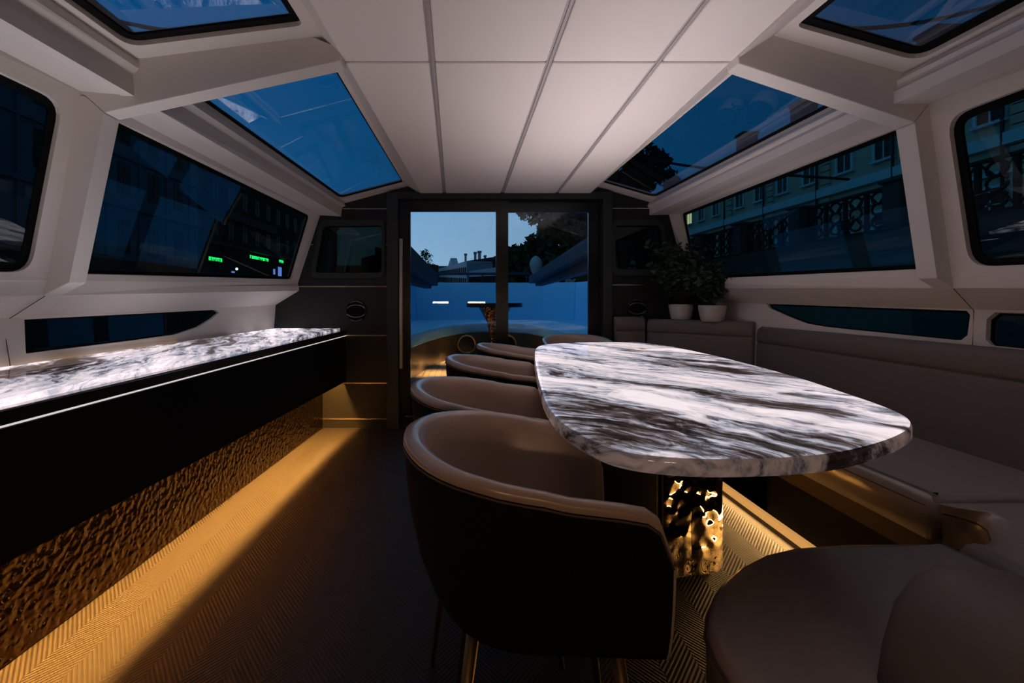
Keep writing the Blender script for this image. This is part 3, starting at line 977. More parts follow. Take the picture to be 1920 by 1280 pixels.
# smooth closed outline (Catmull-Rom)
sm = []
m = len(tpts)
for i in range(m):
    p0, p1, p2, p3 = tpts[i - 1], tpts[i], tpts[(i + 1) % m], tpts[(i + 2) % m]
    for k in range(4):
        t = k / 4
        sm.append(.5 * ((2 * p1) + (-p0 + p2) * t + (2 * p0 - 5 * p1 + 4 * p2 - p3) * t * t + (-p0 + 3 * p1 - 3 * p2 + p3) * t ** 3))
tc_ = Vector((.80, 2.1, 0))
table = empty('dining_table', tc_)
tag(table, 'large dining table with glowing streaked marble top on a dark and gold pedestal', 'table')
rings = []
for (ins, z) in ((.022, TT - .041), (.005, TT - .037), (0.0, TT - .030), (0, TT - .010), (.004, TT - .002), (.012, TT)):
    lp = inset(sm, ins, (0, 0, 1)) if ins else sm
    rings.append([Vector((p.x - tc_.x, p.y - tc_.y, z)) for p in lp])
n = len(sm)
v = [p for r in rings for p in r]
f = []
for i in range(len(rings) - 1):
    for k in range(n):
        f.append((i * n + k, i * n + (k + 1) % n, (i + 1) * n + (k + 1) % n, (i + 1) * n + k))
f.append(tuple(range(n))[::-1]); f.append(tuple((len(rings) - 1) * n + k for k in range(n)))
o = link_mesh('tabletop', v, f, None, table, mats=[M_['marble_t'], M_['marble_rim'], M_['black_matt']])
for p in o.data.polygons:
    p.material_index = 0 if p.center.z > TT - .0015 else (2 if p.center.z < TT - .040 else 1)
for p in o.data.polygons:
    p.use_smooth = len(p.vertices) == 4


def tl(mb):
    for i, p in enumerate(mb.v):
        mb.v[i] = p - tc_
    return mb


for (ya, yb, xa, xb, pw) in ((1.12, 1.95, .62, .72, 3.2), (1.95, 3.15, .72, .88, 9.0)):
    pa = (xa, ya, TT - .006); pb = (xb, yb, TT - .006)
    area_lamp('led_panel', pa, pb, .66, (0, 0, 1), (.98, .96, .89), pw, 96, 'LED panel under the %s of the translucent table slab' % ('near half' if ya < 1.5 else 'far half'), 'lamp')
cy0 = 1.80
xs = {k: at(k, 0, cy0).x for k in (1128, 1240, 1243, 1296.5, 1298, 1355)}
tl(MB().box(xs[1128], xs[1240], cy0 + .0, cy0 + .95, .03, TT - .042)).build('wooden_column', M_['wood'], table, bevel=.02, seg=3)
tl(MB().box(xs[1240], xs[1243], cy0 - .004, cy0 + .02, .03, TT - .042)).build('edge_strip', M_['gold'], table)


def hammered_panel(x0, x1, depth, curve):
    """wavy metal sheet wrapping the column front"""
    mb = MB()
    nx, nz = 26, 110
    z0, z1 = .03, TT - .042
    rnd = [(random.uniform(0, 1), random.uniform(0, 1), random.uniform(.05, .12), random.choice((-1, 1)) * random.uniform(.0006, .0024)) for _ in range(80)]
    vv = []
    for j in range(nz + 1):
        for i in range(nx + 1):
            u, t = i / nx, j / nz
            x = x0 + (x1 - x0) * u; z = z0 + (z1 - z0) * t
            y = cy0 + curve(u)
            for (a, c, r, hgt) in rnd:
                d2 = ((u - a) * (x1 - x0)) ** 2 + ((t - c) * (z1 - z0)) ** 2
                y += hgt * math.exp(-d2 / (r * .45) ** 2)
            vv.append((x, y, z))
    ff = [(j * (nx + 1) + i, j * (nx + 1) + i + 1, (j + 1) * (nx + 1) + i + 1, (j + 1) * (nx + 1) + i) for j in range(nz) for i in range(nx)]
    mb.add(vv, ff)
    return mb


tl(hammered_panel(xs[1243], at(1296.5, 0, cy0 + .028).x, .1, lambda u: .028 * u)).build('hammered_panel', M_['hammer_g'], table, smooth=True)
tl(hammered_panel(at(1298, 0, cy0 + .029).x, at(1355, 0, cy0 + .09).x, .1, lambda u: .029 + .028 * u + .033 * u ** 5)).build('hammered_panel', M_['hammer_g'], table, smooth=True)
tl(MB().box(xs[1243] + .002, xs[1355] + .022, cy0 + .10, cy0 + .9, .03, TT - .042)).build('mirror_column', M_['hammer_g'], table, bevel=.01)
tl(MB().box(xs[1128] + .01, xs[1355] + .01, cy0 + .105, cy0 + .94, .0, .03)).build('base_plate', M_['black_matt'], table)

# ------------------------------------------------------------------ tub chairs
def make_chair():
    """tub chair, open towards +x, origin on the floor under the seat centre"""
    root = empty('tub_chair')
    na = 44
    A, B = .265, .272     # half depth, half width at the rim

    def plan(t, s):
        """t 0..1 from the near arm tip round the back to the far arm tip; s scales the footprint"""
        if t < .24:
            k = t / .24
            return Vector((.215 - .215 * k, -B * (1 - (1 - s) * .45), 0)), k
        if t > .76:
            k = (1 - t) / .24
            return Vector((.215 - .215 * k, B * (1 - (1 - s) * .45), 0)), k
        a = math.pi * (t - .24) / .52
        return Vector((-A * s * math.sin(a) ** .85 if a not in (0, math.pi) else 0, -B * (1 - (1 - s) * .45) * math.cos(a), 0)), 1

    def rim(t):
        d = abs(t - .5) * 2
        tab = ((0, .790), (.17, .786), (.405, .768), (.49, .757), (.62, .743), (.82, .734), (.93, .726), (.965, .708), (1.0, .655))
        z = tab[-1][1]
        for (d0, z0_), (d1, z1_) in zip(tab, tab[1:]):
            if d0 <= d <= d1:
                k = (d - d0) / (d1 - d0)
                z = z0_ + (z1_ - z0_) * k
                break
        return z
    ts = [i / na for i in range(na + 1)]
    outer_prof = [(.40, .70), (.50, .80), (.62, .90), (.80, .965), (.93, .995)]      # (height fraction of rim, footprint scale)
    thick = .034

    def ring_pts(fr, s, dz=0.0, inward=0.0):
        out = []
        for t in ts:
            p, k = plan(t, s)
            c = Vector((.02, 0, 0))
            d = (c - Vector((min(p.x, .02), p.y, 0)))
            d = Vector((0 if p.x > .02 else d.x, d.y, 0))
            if d.length > 1e-6:
                d.normalize()
            q = p + d * inward
            z0 = .475
            q.z = z0 + (rim(t) - z0) * fr + dz
            out.append(q)
        return out
    n1 = na + 1

    def grid(rings, closed_end=True):
        v = [p for r in rings for p in r]
        f = []
        for i in range(len(rings) - 1):
            for k in range(n1 - 1):
                f.append((i * n1 + k, i * n1 + k + 1, (i + 1) * n1 + k + 1, (i + 1) * n1 + k))
        return v, f
    # outer shell, coloured far darker than the leather lining
    R = [ring_pts(0, .72), ring_pts(.10, .80), ring_pts(.3, .89), ring_pts(.55, .955), ring_pts(.8, .99), ring_pts(.965, 1.0)]
    v, f = grid(R)
    c = len(v); v.append(Vector((0.02, 0, .458)))
    f += [(k + 1, k, c) for k in range(n1 - 1)] + [(0, n1 - 1, c)]
    link_mesh('outer_shell', v, f, M_['chair_out'], root, smooth=True)
    # leather rim and lining
    R = [ring_pts(.965, 1.0), ring_pts(.985, 1.012, 0.0), ring_pts(1.0, 1.004, .006), ring_pts(1.0, .98, .011, .006), ring_pts(1.0, .96, .010, .014), ring_pts(1.0, .95, .002, .026),
         ring_pts(.90, .94, 0, .036), ring_pts(.6, .92, 0, .046), ring_pts(.25, .84, 0, .05), ring_pts(.12, .76, 0, .05)]
    v, f = grid(R)
    nr = len(R)
    f.append(tuple(i * n1 for i in range(nr))); f.append(tuple(i * n1 + n1 - 1 for i in range(nr))[::-1])
    link_mesh('leather_lining', v, f, M_['chair_in'], root, smooth=True)
    # arm fronts, closing the shell below the lining
    for idx in (0, na):
        mb = MB()
        o1 = [ring_pts(fr, s)[idx] for fr, s in ((0, .72), (.10, .80), (.3, .89), (.55, .955), (.8, .99), (.965, 1.0))]
        i1 = [ring_pts(fr, s, 0, iw)[idx] for fr, s, iw in ((.12, .76, .05), (.25, .84, .05), (.6, .92, .046), (.90, .94, .036))]
        poly = o1 + i1[::-1]
        mb.prism(poly, (.004, 0, 0))
        mb.build('arm_front', M_['chair_in'], root)
    # seat cushion with a rounded nose
    poly = []
    for k in range(32):
        a = 2 * math.pi * k / 32
        cx_, sy = math.cos(a), math.sin(a)
        x = .035 + (.225 * (abs(cx_) ** .6) * (1 if cx_ > 0 else -1)); y = .222 * (abs(sy) ** .65) * (1 if sy > 0 else -1)
        poly.append((x, y))
    v, f = [], []
    prof = [(.90, .482), (.985, .49), (1.0, .52), (.985, .552), (.93, .566), (.5, .572)]
    for s, z in prof:
        for x, y in poly:
            v.append(((x - .035) * s + .035, y * s, z))
    nn = len(poly)
    for i in range(len(prof) - 1):
        for k in range(nn):
            f.append((i * nn + k, i * nn + (k + 1) % nn, (i + 1) * nn + (k + 1) % nn, (i + 1) * nn + k))
    f.append(tuple(range(nn))[::-1]); f.append(tuple((len(prof) - 1) * nn + k for k in range(nn)))
    link_mesh('seat', v, f, M_['chair_in'], root, smooth=True)
    # stitched seam under the rim
    MB().tube(ring_pts(.950, 1.003), .0022, 6).build('piping', M_['stitch'], root, smooth=True)
    for sx, sy in ((1, -1), (1, 1), (-1, -1), (-1, 1)):
        MB().tube([(.13 * sx + .02, .15 * sy, .47), (.19 * sx + .02, .215 * sy, .004)], [.013, .008], 10).build('leg', M_['leg'], root, smooth=True)
    return root


chairs = [(.135, 1.055, -.05, 'brown leather tub chair nearest the camera, dark outside, at the near left of the table'),
          (.085, 1.625, -.05, 'brown leather tub chair second from the camera along the left of the table'),
          (.17, 2.37, -.04, 'brown leather tub chair third from the camera along the left of the table'),
          (.34, 3.05, -.03, 'brown leather tub chair farthest of the four along the left side of the table'),
          (.88, 3.74, -1.55, 'brown leather tub chair alone at the far end of the table near the door')]
c0 = make_chair()
for i, (x, y, rz, lab) in enumerate(chairs):
    c = c0 if i == 0 else copy_tree(c0)
    c.location = (x, y, 0)
    c.rotation_euler.z = rz
    tag(c, lab, 'chair', 'tub chairs around the table')

# ------------------------------------------------------------------ banquette sofa (right)
sofa = empty('banquette_sofa', (1.8, 2.0, 0))
tag(sofa, 'built-in taupe leather banquette sofa curving along the right wall round the table', 'sofa')


def S(mb, name, material, **k):
    o = mb.build(name, M_[material], sofa, **k)
    o.location = (-1.8, -2.0, 0)
    return o


SZ = .47


def seat_part(poly, name='seat', z0=.335, r=.035):
    v = [Vector((x, y, z0)) for x, y in poly]
    # loft a cushion with rounded top edges
    n = len(v)
    rings = []
    for ins, z in ((.0, z0), (0.0, SZ - r), (r * .14, SZ - r * .55), (r * .5, SZ - r * .14), (r * 1.1, SZ), ):
        lp = inset(v, ins, (0, 0, 1)) if ins else v
        rings.append([Vector((p.x, p.y, z)) for p in lp])
    mb = MB()
    vv = [p for q in rings for p in q]
    ff = []
    for i in range(len(rings) - 1):
        for k in range(n):
            ff.append((i * n + k, i * n + (k + 1) % n, (i + 1) * n + (k + 1) % n, (i + 1) * n + k))
    t0 = tessellate_polygon([rings[-1]])
    ff += [tuple((len(rings) - 1) * n + q for q in t) for t in t0]
    t0 = tessellate_polygon([rings[0]])
    ff += [tuple(t)[::-1] for t in t0]
    mb.add(vv, ff)
    o = S(mb, name, 'sofa')
    for p in o.data.polygons:
        p.use_smooth = len(p.vertices) == 4
    return o


def dens(poly, step=.06):
    out = []
    m = len(poly)
    for i in range(m):
        a, b_ = Vector(poly[i]), Vector(poly[(i + 1) % m])
        k = max(1, int((b_ - a).length / step))
        for j in range(k):
            out.append(tuple(a.lerp(b_, j / k)))
    return out


end_front = [(1.225, 1.208), (1.10, 1.225), (.95, 1.222), (.813, 1.204), (.72, 1.172), (.63, 1.118), (.555, 1.055), (.50, .99), (.462, .92), (.448, .85), (.446, .76), (.446, .36)]
seat_right = [(1.44, 3.2), (1.44, 1.50), (1.455, 1.485), (1.50, 1.482), (2.03, 1.50), (2.06, 3.2)]
corner = [(1.447, 1.455), (1.478, 1.425), (1.487, 1.39), (1.47, 1.35), (1.42, 1.295), (1.36, 1.25), (1.30, 1.222), (1.24, 1.208), (1.245, .36), (2.12, .36), (2.05, 1.47), (1.50, 1.47), (1.46, 1.468)]
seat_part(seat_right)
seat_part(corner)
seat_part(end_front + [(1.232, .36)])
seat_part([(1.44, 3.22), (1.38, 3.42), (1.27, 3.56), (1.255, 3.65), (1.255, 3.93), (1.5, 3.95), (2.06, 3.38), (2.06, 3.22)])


def base_part(path, z0, z1, inn, name, material, thick=.02):
    """upright band following the seat front"""
    mb = MB()
    pts = [Vector((x, y, 0)) for x, y in path]
    nrm = []
    for i in range(len(pts)):
        a = pts[max(i - 1, 0)]; b_ = pts[min(i + 1, len(pts) - 1)]
        t = (b_ - a).normalized()
        nrm.append(Vector((-t.y, t.x, 0)))
    for i in range(len(pts) - 1):
        p, q = pts[i] + nrm[i] * inn, pts[i + 1] + nrm[i + 1] * inn
        p2, q2 = p + nrm[i] * thick, q + nrm[i + 1] * thick
        mb.hexa([(p.x, p.y, z0), (q.x, q.y, z0), (q.x, q.y, z1), (p.x, p.y, z1)], [(p2.x, p2.y, z0), (q2.x, q2.y, z0), (q2.x, q2.y, z1), (p2.x, p2.y, z1)])
    return S(mb, name, material)


front_path = [(1.44, 3.2), (1.44, 2.4), (1.44, 1.50), (1.45, 1.455), (1.478, 1.425), (1.487, 1.39), (1.47, 1.35), (1.42, 1.295), (1.36, 1.25), (1.30, 1.222), (1.225, 1.208)] + end_front[1:]
base_part(front_path, .265, .338, .006, 'base_panel', 'sofa_base')
base_part(front_path, .0, .265, .06, 'toe_kick', 'black_matt')
kick = [(1.44, 3.3), (1.44, 2.4), (1.445, 1.55)]
base_part(kick, .002, .036, .018, 'led_profile', 'amberled', .025)['label'] = 'glowing amber strip at the foot of the sofa'
# seam lines
S(MB().tube([(x + .002, y, .436) for x, y in front_path[:3]], .0028, 6), 'piping', 'stitch')
S(MB().tube([(1.448, 1.455, .432)] + [(x, y, .430) for x, y in corner[1:7]], .0028, 6), 'piping', 'stitch')
S(MB().tube([(x - (.003 if x < .5 else 0), y + (.003 if y > 1.0 else 0), .432) for x, y in end_front], .0028, 6), 'piping', 'stitch')


def backrest(path, ztop, zgroove, zlow=.44, thick=.10, name='backrest', cap=.012):
    """padded back with a horizontal groove, swept along path (front face line)"""
    pts = [Vector((x, y, 0)) for x, y in path]
    mb = MB()
    m = len(pts)
    prof = [(0.012, zlow), (0.0, zlow + .03), (-.004, (zlow + zgroove) / 2), (0.0, zgroove - .02), (.006, zgroove - .006), (.016, zgroove), (.006, zgroove + .006), (.0, zgroove + .02), (.002, ztop - .04), (.012, ztop - .014), (.032, ztop),
            (thick - .02, ztop), (thick, ztop - .02), (thick, zlow)]
    rings = []
    for i in range(m):
        a = pts[max(i - 1, 0)]; b_ = pts[min(i + 1, m - 1)]
        t = (b_ - a).normalized()
        nr = Vector((-t.y, t.x, 0))
        zz = (ztop if not callable(ztop) else ztop(i / (m - 1)))
        rings.append([pts[i] + nr * d + Vector((0, 0, z)) for d, z in prof])
    # rounded ends
    def squeeze(r, d, f_):
        c = sum(r, Vector()) / len(r)
        return [Vector((c.x + (p.x - c.x) * f_, c.y + (p.y - c.y) * f_, zlow + (p.z - zlow) * (1 - (1 - f_) * .12))) + d for p in r]
    t0 = (pts[0] - pts[1]).normalized(); t1 = (pts[-1] - pts[-2]).normalized()
    allr = [squeeze(rings[0], t0 * 0, .86)] + [[p - t0 * cap for p in rings[0]]] + rings[1:-1] + [[p - t1 * cap for p in rings[-1]]] + [squeeze(rings[-1], t1 * 0, .86)]
    k = len(prof)
    vv = [p for r in allr for p in r]
    ff = []
    for i in range(len(allr) - 1):
        for j in range(k):
            ff.append((i * k + j, i * k + (j + 1) % k, (i + 1) * k + (j + 1) % k, (i + 1) * k + j))
    ff.append(tuple(range(k))[::-1]); ff.append(tuple((len(allr) - 1) * k + j for j in range(k)))
    mb.add(vv, ff)
    return S(mb, name, 'sofa_back', smooth=True)


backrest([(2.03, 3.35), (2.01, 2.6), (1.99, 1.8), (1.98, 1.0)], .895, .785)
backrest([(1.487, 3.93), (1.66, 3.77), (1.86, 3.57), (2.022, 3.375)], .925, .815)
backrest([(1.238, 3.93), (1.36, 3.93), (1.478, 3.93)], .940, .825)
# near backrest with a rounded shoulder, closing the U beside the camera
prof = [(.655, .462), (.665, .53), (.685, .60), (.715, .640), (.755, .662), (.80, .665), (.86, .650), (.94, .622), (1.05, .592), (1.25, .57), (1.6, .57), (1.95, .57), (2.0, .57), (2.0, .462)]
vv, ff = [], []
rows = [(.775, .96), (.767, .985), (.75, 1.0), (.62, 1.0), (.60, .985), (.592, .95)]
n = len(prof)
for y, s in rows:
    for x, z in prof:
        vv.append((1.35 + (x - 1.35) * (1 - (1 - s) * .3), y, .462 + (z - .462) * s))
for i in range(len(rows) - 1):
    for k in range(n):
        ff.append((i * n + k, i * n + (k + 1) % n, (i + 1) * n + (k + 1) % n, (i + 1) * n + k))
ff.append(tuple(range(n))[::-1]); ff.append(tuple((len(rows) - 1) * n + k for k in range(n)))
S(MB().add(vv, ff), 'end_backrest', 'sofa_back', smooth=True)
S(MB().box(1.50, 1.97, .4, 3.3, 0, .34), 'base', 'black_matt')
# ledge behind the corner of the sofa, for the plants
S(MB().prism([(1.60, 4.03, .885), (2.05, 4.03, .885), (2.09, 3.45, .885), (2.06, 3.45, .885)], (0, 0, .03)), 'corner_shelf', 'sofa_base')

area_lamp('led_strip', (1.430, 3.2, .030), (1.432, 1.46, .030), .035, (-1, 0, -.30), (1.0, .54, .18), 5.4, 140,
          'warm LED strip at the foot of the sofa shining across the floor', 'lamp')

# ------------------------------------------------------------------ potted plants
def plant(x, y, z, r, h, n, spread, height, label, seed):
    rnd = random.Random(seed)
    root = empty('potted_plant', (x, y, z))
    tag(root, label, 'plant')
    MB().lathe([(r * .72, 0), (r * .80, .004), (r * .9, h * .35), (r, h * .8), (r, h), (r * .92, h), (r * .9, h - .02), (.001, h - .02)]).build('pot', M_['pot'], root, smooth=True)
    MB().lathe([(r * .9, h - .03), (r * .9, h - .015), (.001, h - .012)]).build('soil', M_['soil'], root)
    st = MB(); lf = MB()
    for i in range(n):
        a = rnd.uniform(0, 2 * math.pi)
        R = spread * rnd.uniform(.15, 1) ** .7
        H = height * rnd.uniform(.35, 1)
        tip = Vector((R * math.cos(a), R * math.sin(a), h + H))
        if x + tip.x > 1.93: tip.x = 1.93 - x - rnd.uniform(0, .08)
        if y + tip.y > 3.97: tip.y = 3.97 - y - rnd.uniform(0, .08)
        p0 = Vector((rnd.uniform(-.02, .02), rnd.uniform(-.02, .02), h - .02))
        mid = (p0 + tip) / 2 + Vector((0, 0, .3 * H))
        pts = [p0 * (1 - t) ** 2 + mid * 2 * t * (1 - t) + tip * t * t for t in (0, .25, .5, .75, 1)]
        st.tube(pts, .0016, 4)
        # leaflets along the stem
        for t in [k / 9 for k in range(3, 10)]:
            c = p0 * (1 - t) ** 2 + mid * 2 * t * (1 - t) + tip * t * t
            for s in (-1, 1):
                d = Vector((rnd.uniform(-1, 1), rnd.uniform(-1, 1), rnd.uniform(-.7, .5))).normalized()
                L_ = rnd.uniform(.035, .065)
                wv = d.cross(Vector((rnd.uniform(-1, 1), rnd.uniform(-1, 1), rnd.uniform(-1, 1)))).normalized() * L_ * .28
                up_ = d.cross(wv).normalized() * .004
                lf.add([c, c + d * L_ * .45 + wv + up_, c + d * L_, c + d * L_ * .45 - wv + up_, c + d * L_ * .45 - up_ * .2], [(0, 1, 4), (1, 2, 4), (2, 3, 4), (3, 0, 4)])
    st.build('stem', M_['bark'], root)
    lf.build('foliage', M_['leaf'], root)
    return root


plant(1.735, 3.86, .915, .092, .13, 100, .27, .50, 'bushy dark green plant in a rounded white pot on the corner shelf, nearer the door', 3)
plant(1.875, 3.64, .915, .098, .125, 90, .22, .34, 'dark green feathery plant in a flared white pot beside the right window', 5)

# ------------------------------------------------------------------ aft deck
DZ = .33
struct(MB().box(-1.7, 2.2, YA + .12, 8.2, DZ - .05, DZ).build('trim_%d' % tn, M_['teak']), 'teak planked aft deck'); tn += 1
struct(MB().box(-1.3, 1.9, YA + .062, YA + .12, -.05, DZ + .002).build('trim_%d' % tn, M_['doorframe']), 'black riser of the step up to the deck'); tn += 1
ds = empty('deck_sofa', (.4, 6.5, 0))
tag(ds, 'pale blue U-shaped deck sofa with bronze base outside the glass door', 'sofa')


def D(mb, name, material, **k):
    o = mb.build(name, M_[material], ds, **k)
    o.location = (-.4, -6.5, 0)
    return o


fpath = [(-.53, 4.25), (-.47, 4.7), (-.40, 5.2), (-.27, 5.8), (-.10, 6.3), (.10, 6.6), (.38, 6.8), (.62, 6.72), (.80, 6.5), (.92, 6.1), (.98, 5.5), (1.03, 4.9), (1.09, 4.25)]
bpath = [(-1.05, 4.25), (-1.05, 4.9), (-1.05, 5.6), (-1.02, 6.6), (-.98, 7.5), (-.80, 7.95), (-.2, 8.05), (.6, 8.08), (1.3, 8.05), (1.80, 7.9), (1.95, 7.0), (1.95, 5.5), (1.95, 4.25)]
seatz = .755
for i0, i1 in ((0, 4), (4, 8), (8, 12)):
    poly = fpath[i0:i1 + 1] + bpath[i0:i1 + 1][::-1]
    D(MB().prism([(x, y, seatz - .13) for x, y in poly], (0, 0, .13)), 'seat', 'deck_sofa', bevel=.02, seg=3)
mb = MB()
for i in range(len(fpath) - 1):
    (x0, y0), (x1, y1) = fpath[i], fpath[i + 1]
    cxm, cym = .35, 5.6

    def off(x, y, d):
        v = Vector((x - cxm, y - cym, 0)).normalized() * d
        return x + v.x, y + v.y
    p0, p1, q0, q1 = off(x0, y0, .02), off(x1, y1, .02), off(x0, y0, .06), off(x1, y1, .06)
    mb.hexa([(*p0, DZ), (*p1, DZ), (*p1, seatz - .13), (*p0, seatz - .13)], [(*q0, DZ), (*q1, DZ), (*q1, seatz - .13), (*q0, seatz - .13)])
D(mb, 'sofa_base', 'deck_base')
for i0, i1 in ((1, 5), (5, 7), (7, 9), (9, 12)):
    seg = bpath[i0:i1 + 1]
    mb = MB()
    for i in range(len(seg) - 1):
        (x0, y0), (x1, y1) = seg[i], seg[i + 1]

        def off2(x, y, d):
            v = Vector((x - .45, y - 6.0, 0)).normalized() * d
            return x + v.x, y + v.y
        q0, q1 = off2(x0, y0, .14), off2(x1, y1, .14)
        e0, e1 = off2(x0, y0, .05), off2(x1, y1, .05)
        mb.hexa([(x0, y0, seatz - .02), (x1, y1, seatz - .02), (*e1, 1.37), (*e0, 1.37)], [(*q0, seatz - .02), (*q1, seatz - .02), (*q1, 1.37), (*q0, 1.37)])
    D(mb, 'backrest', 'deck_sofa', bevel=.012, seg=2)
# round lights' housings in the base
for px in (875, 951):
    p = at(px, 645, 6.35)
    g = empty('porthole_light', (p.x, p.y, p.z))
    tag(g, 'round black porthole with a glowing brass ring in the deck sofa base, %s one' % ('left' if px < 900 else 'right'), 'porthole', 'portholes in the deck sofa base')
    MB().tube([(.115 * math.cos(2 * math.pi * k / 32), -.01, .115 * math.sin(2 * math.pi * k / 32)) for k in range(32)], .012, 8, closed=True).build('brass_ring', M_['gold'], g, smooth=True)
    MB().prism([(.108 * math.cos(2 * math.pi * k / 32), 0, .108 * math.sin(2 * math.pi * k / 32)) for k in range(32)], (0, .04, 0)).build('porthole_disc', M_['black_gloss'], g)
for i, (px, py, Y) in enumerate(((843, 631, 5.75), (985, 630, 5.75), (800, 640, 4.9))):
    p = at(px, py, Y)
    d = bpy.data.lights.new('deck_downlight', 'SPOT')
    d.energy = (13.0, 10.0, 13.0)[i]; d.color = (1.0, .60, .25); d.spot_size = math.radians(110); d.spot_blend = .6; d.shadow_soft_size = .01
    o = bpy.data.objects.new('deck_downlight', d); COL.objects.link(o)
    o.location = (p.x + (.1 if px < 900 else -.1), p.y, .60)
    o['label'] = 'small warm downlight under the %s of the deck sofa seat' % ('left far part', 'right far part', 'left near part')[i]; o['category'] = 'lamp'
    o['group'] = 'downlights under the deck sofa seat'
# deck table
p = at(928, 567, 5.9)
dt = empty('deck_table', (p.x, p.y, DZ))
tag(dt, 'small deck table with thin dark oval top on a faceted pedestal outside the door', 'table')
zt = p.z - DZ
MB().prism(rounded([(-.35, -.25, zt - .055), (.33, -.25, zt - .055), (.33, .25, zt - .055), (-.35, .25, zt - .055)], .2, 8), (0, 0, .05)).build('tabletop', M_['deck_dark'], dt, bevel=.01)
MB().lathe([(.12, 0), (.11, .03), (.075, .12), (.07, .35), (.10, .48), (.20, zt - .055)], n=10).build('pedestal', M_['hammer_b'], dt)
# side coamings
for sd, s, near, far_ in (('left', -1, (-.575, 1.66, 1.42), (-.43, 1.49, 1.30)), ('right', 1, (1.20, 1.715, 1.54), (1.01, 1.455, 1.34))):
    g = empty('deck_coaming', (near[0], 4.3, 0))
    tag(g, 'sloping dark blue side wing of the aft deck on the %s' % sd, 'coaming')
    y0, y1 = 4.22, 7.6

    def cm(n0, z1, z0, name, sh, th):
        a = [(near[0] + sh, y0, near[z1] + n0), (near[0] + sh + s * th, y0, near[z1] + n0 + .03), (near[0] + sh + s * th, y0, near[z0] + n0), (near[0] + sh, y0, near[z0] + n0)]
        b2 = [(far_[0] + sh, y1, far_[z1] + n0 * .3), (far_[0] + sh + s * th, y1, far_[z1] + n0 * .3 + .03), (far_[0] + sh + s * th, y1, far_[z0] + n0 * .3), (far_[0] + sh, y1, far_[z0] + n0 * .3)]
        o = MB().hexa(a, b2).build(name, M_['fin'], g, bevel=.01)
        o.location = (-near[0], -4.3, 0)
    cm(0, 1, 2, 'upper_wing', 0, .16)
    cm(-.14, 1, 2, 'lower_wing', s * .10, .12)
# stern rail
g = empty('stern_rail', (.3, 8.2, 1.37))
tag(g, 'low stainless handrail across the stern above the deck sofa', 'railing')
MB().tube([(-.80, 0, .155), (.82, 0, .155)], .022, 10).build('top_rail', M_['fin'], g, smooth=True)
for x in (-.75, .0, .75):
    MB().tube([(x, 0, .0), (x, 0, .15)], .012, 8).build('post', M_['deck_dark'], g, smooth=True)

# ------------------------------------------------------------------ canal, embankments
water = MB().box(-19.99, 8.95, -30, 229, -1.35, -1.2).build('canal_water', M_['water'])
tag(water, 'dark rippled canal water around the boat', 'water', kind='stuff')
struct(MB().box(-21.2, -20, -30, 260, -1.4, 3.4).build('wall_embankment_left', M_['granite']), 'granite quay wall on the left bank')
struct(MB().box(-70, -21.2, -30, 260, -1.4, 3.2).build('ground_left', M_['asphalt']), 'paved left bank')
struct(MB().box(9.0, 9.9, -30, 120, -1.4, 2.55).build('wall_embankment_right', M_['granite']), 'granite quay wall on the right bank')
struct(MB().box(9.9, 80, -30, 260, -1.4, 2.35).build('ground_right', M_['asphalt']), 'paved right bank')
struct(MB().box(2.8, 8.9, 21.5, 47, -1.4, 1.0).box(.4, 8.9, 47, 230, -1.4, 1.0).box(-19.9, .4, 88, 230, -1.4, 1.0).build('ground_astern', M_['asphalt']), 'paved bank astern under the trees')
# sloping granite ramp block seen through the right window
a = MB().hexa([(8.0, 12.5, -1.19), (8.99, 12.5, -1.19), (8.99, 12.5, 2.05), (8.0, 12.5, 2.05)], [(8.0, 8.6, -1.19), (8.99, 8.6, -1.19), (8.99, 8.6, 2.42), (8.0, 8.6, 2.42)])
tag(a.build('granite_ramp', M_['granite2']), 'pale granite coping block sloping along the right quay wall', 'ramp')


# railing on the right quay
posts = [4.2, 6.9, 9.9, 12.9, 15.65, 18.4, 21.2]
for i, y in enumerate(posts):
    g = MB().box(8.95, 9.45, y, y + .42, 2.55, 3.55)
    g.box(8.9, 9.5, y - .05, y + .47, 3.55, 3.62)
    o = g.build('granite_post', M_['granite'], bevel=.03)
    tag(o, 'granite bollard post of the right quay railing, %s along the bank' % ['first', 'second', 'third', 'fourth', 'fifth', 'sixth', 'seventh'][i], 'post', 'granite posts of the quay railing')


def railing_panel(L):
    root = empty('iron_railing')
    mb = MB().box(-.05, .05, 0, L, .95, 1.01)
    mb.build('top_rail', M_['iron'], root)
    MB().box(-.03, .03, 0, L, .0, .10).build('bottom_rail', M_['iron'], root)
    k = 4
    pat = MB()
    for i in range(k + 1):
        y = L * i / k
        pat.box(-.035, .035, y - .04, y + .04, .08, .98)
    for i in range(k):
        c = L * (i + .5) / k
        for zc in (.28, .55, .80):
            pat.tube([(0, c + .17 * math.cos(a), zc + .13 * math.sin(a)) for a in [2 * math.pi * q / 14 for q in range(14)]], .028, 6, closed=True)
        pat.tube([(0, c - .3, .12), (0, c, .42), (0, c + .3, .12)], .025, 5)
        pat.tube([(0, c - .3, .95), (0, c, .66), (0, c + .3, .95)], .025, 5)
    pat.build('cast_pattern', M_['iron'], root)
    return root


rp = railing_panel(2.45)
for i in range(len(posts) - 1):
    g = rp if i == 0 else copy_tree(rp)
    g.location = (9.2, posts[i] + .475, 2.55)
    g.scale = (1, (posts[i + 1] - posts[i] - .53) / 2.45, 1)
    tag(g, 'ornate black cast iron railing panel between granite posts, %s along the bank' % ['first', 'second', 'third', 'fourth', 'fifth', 'sixth'][i], 'railing', 'railing panels on the right quay')


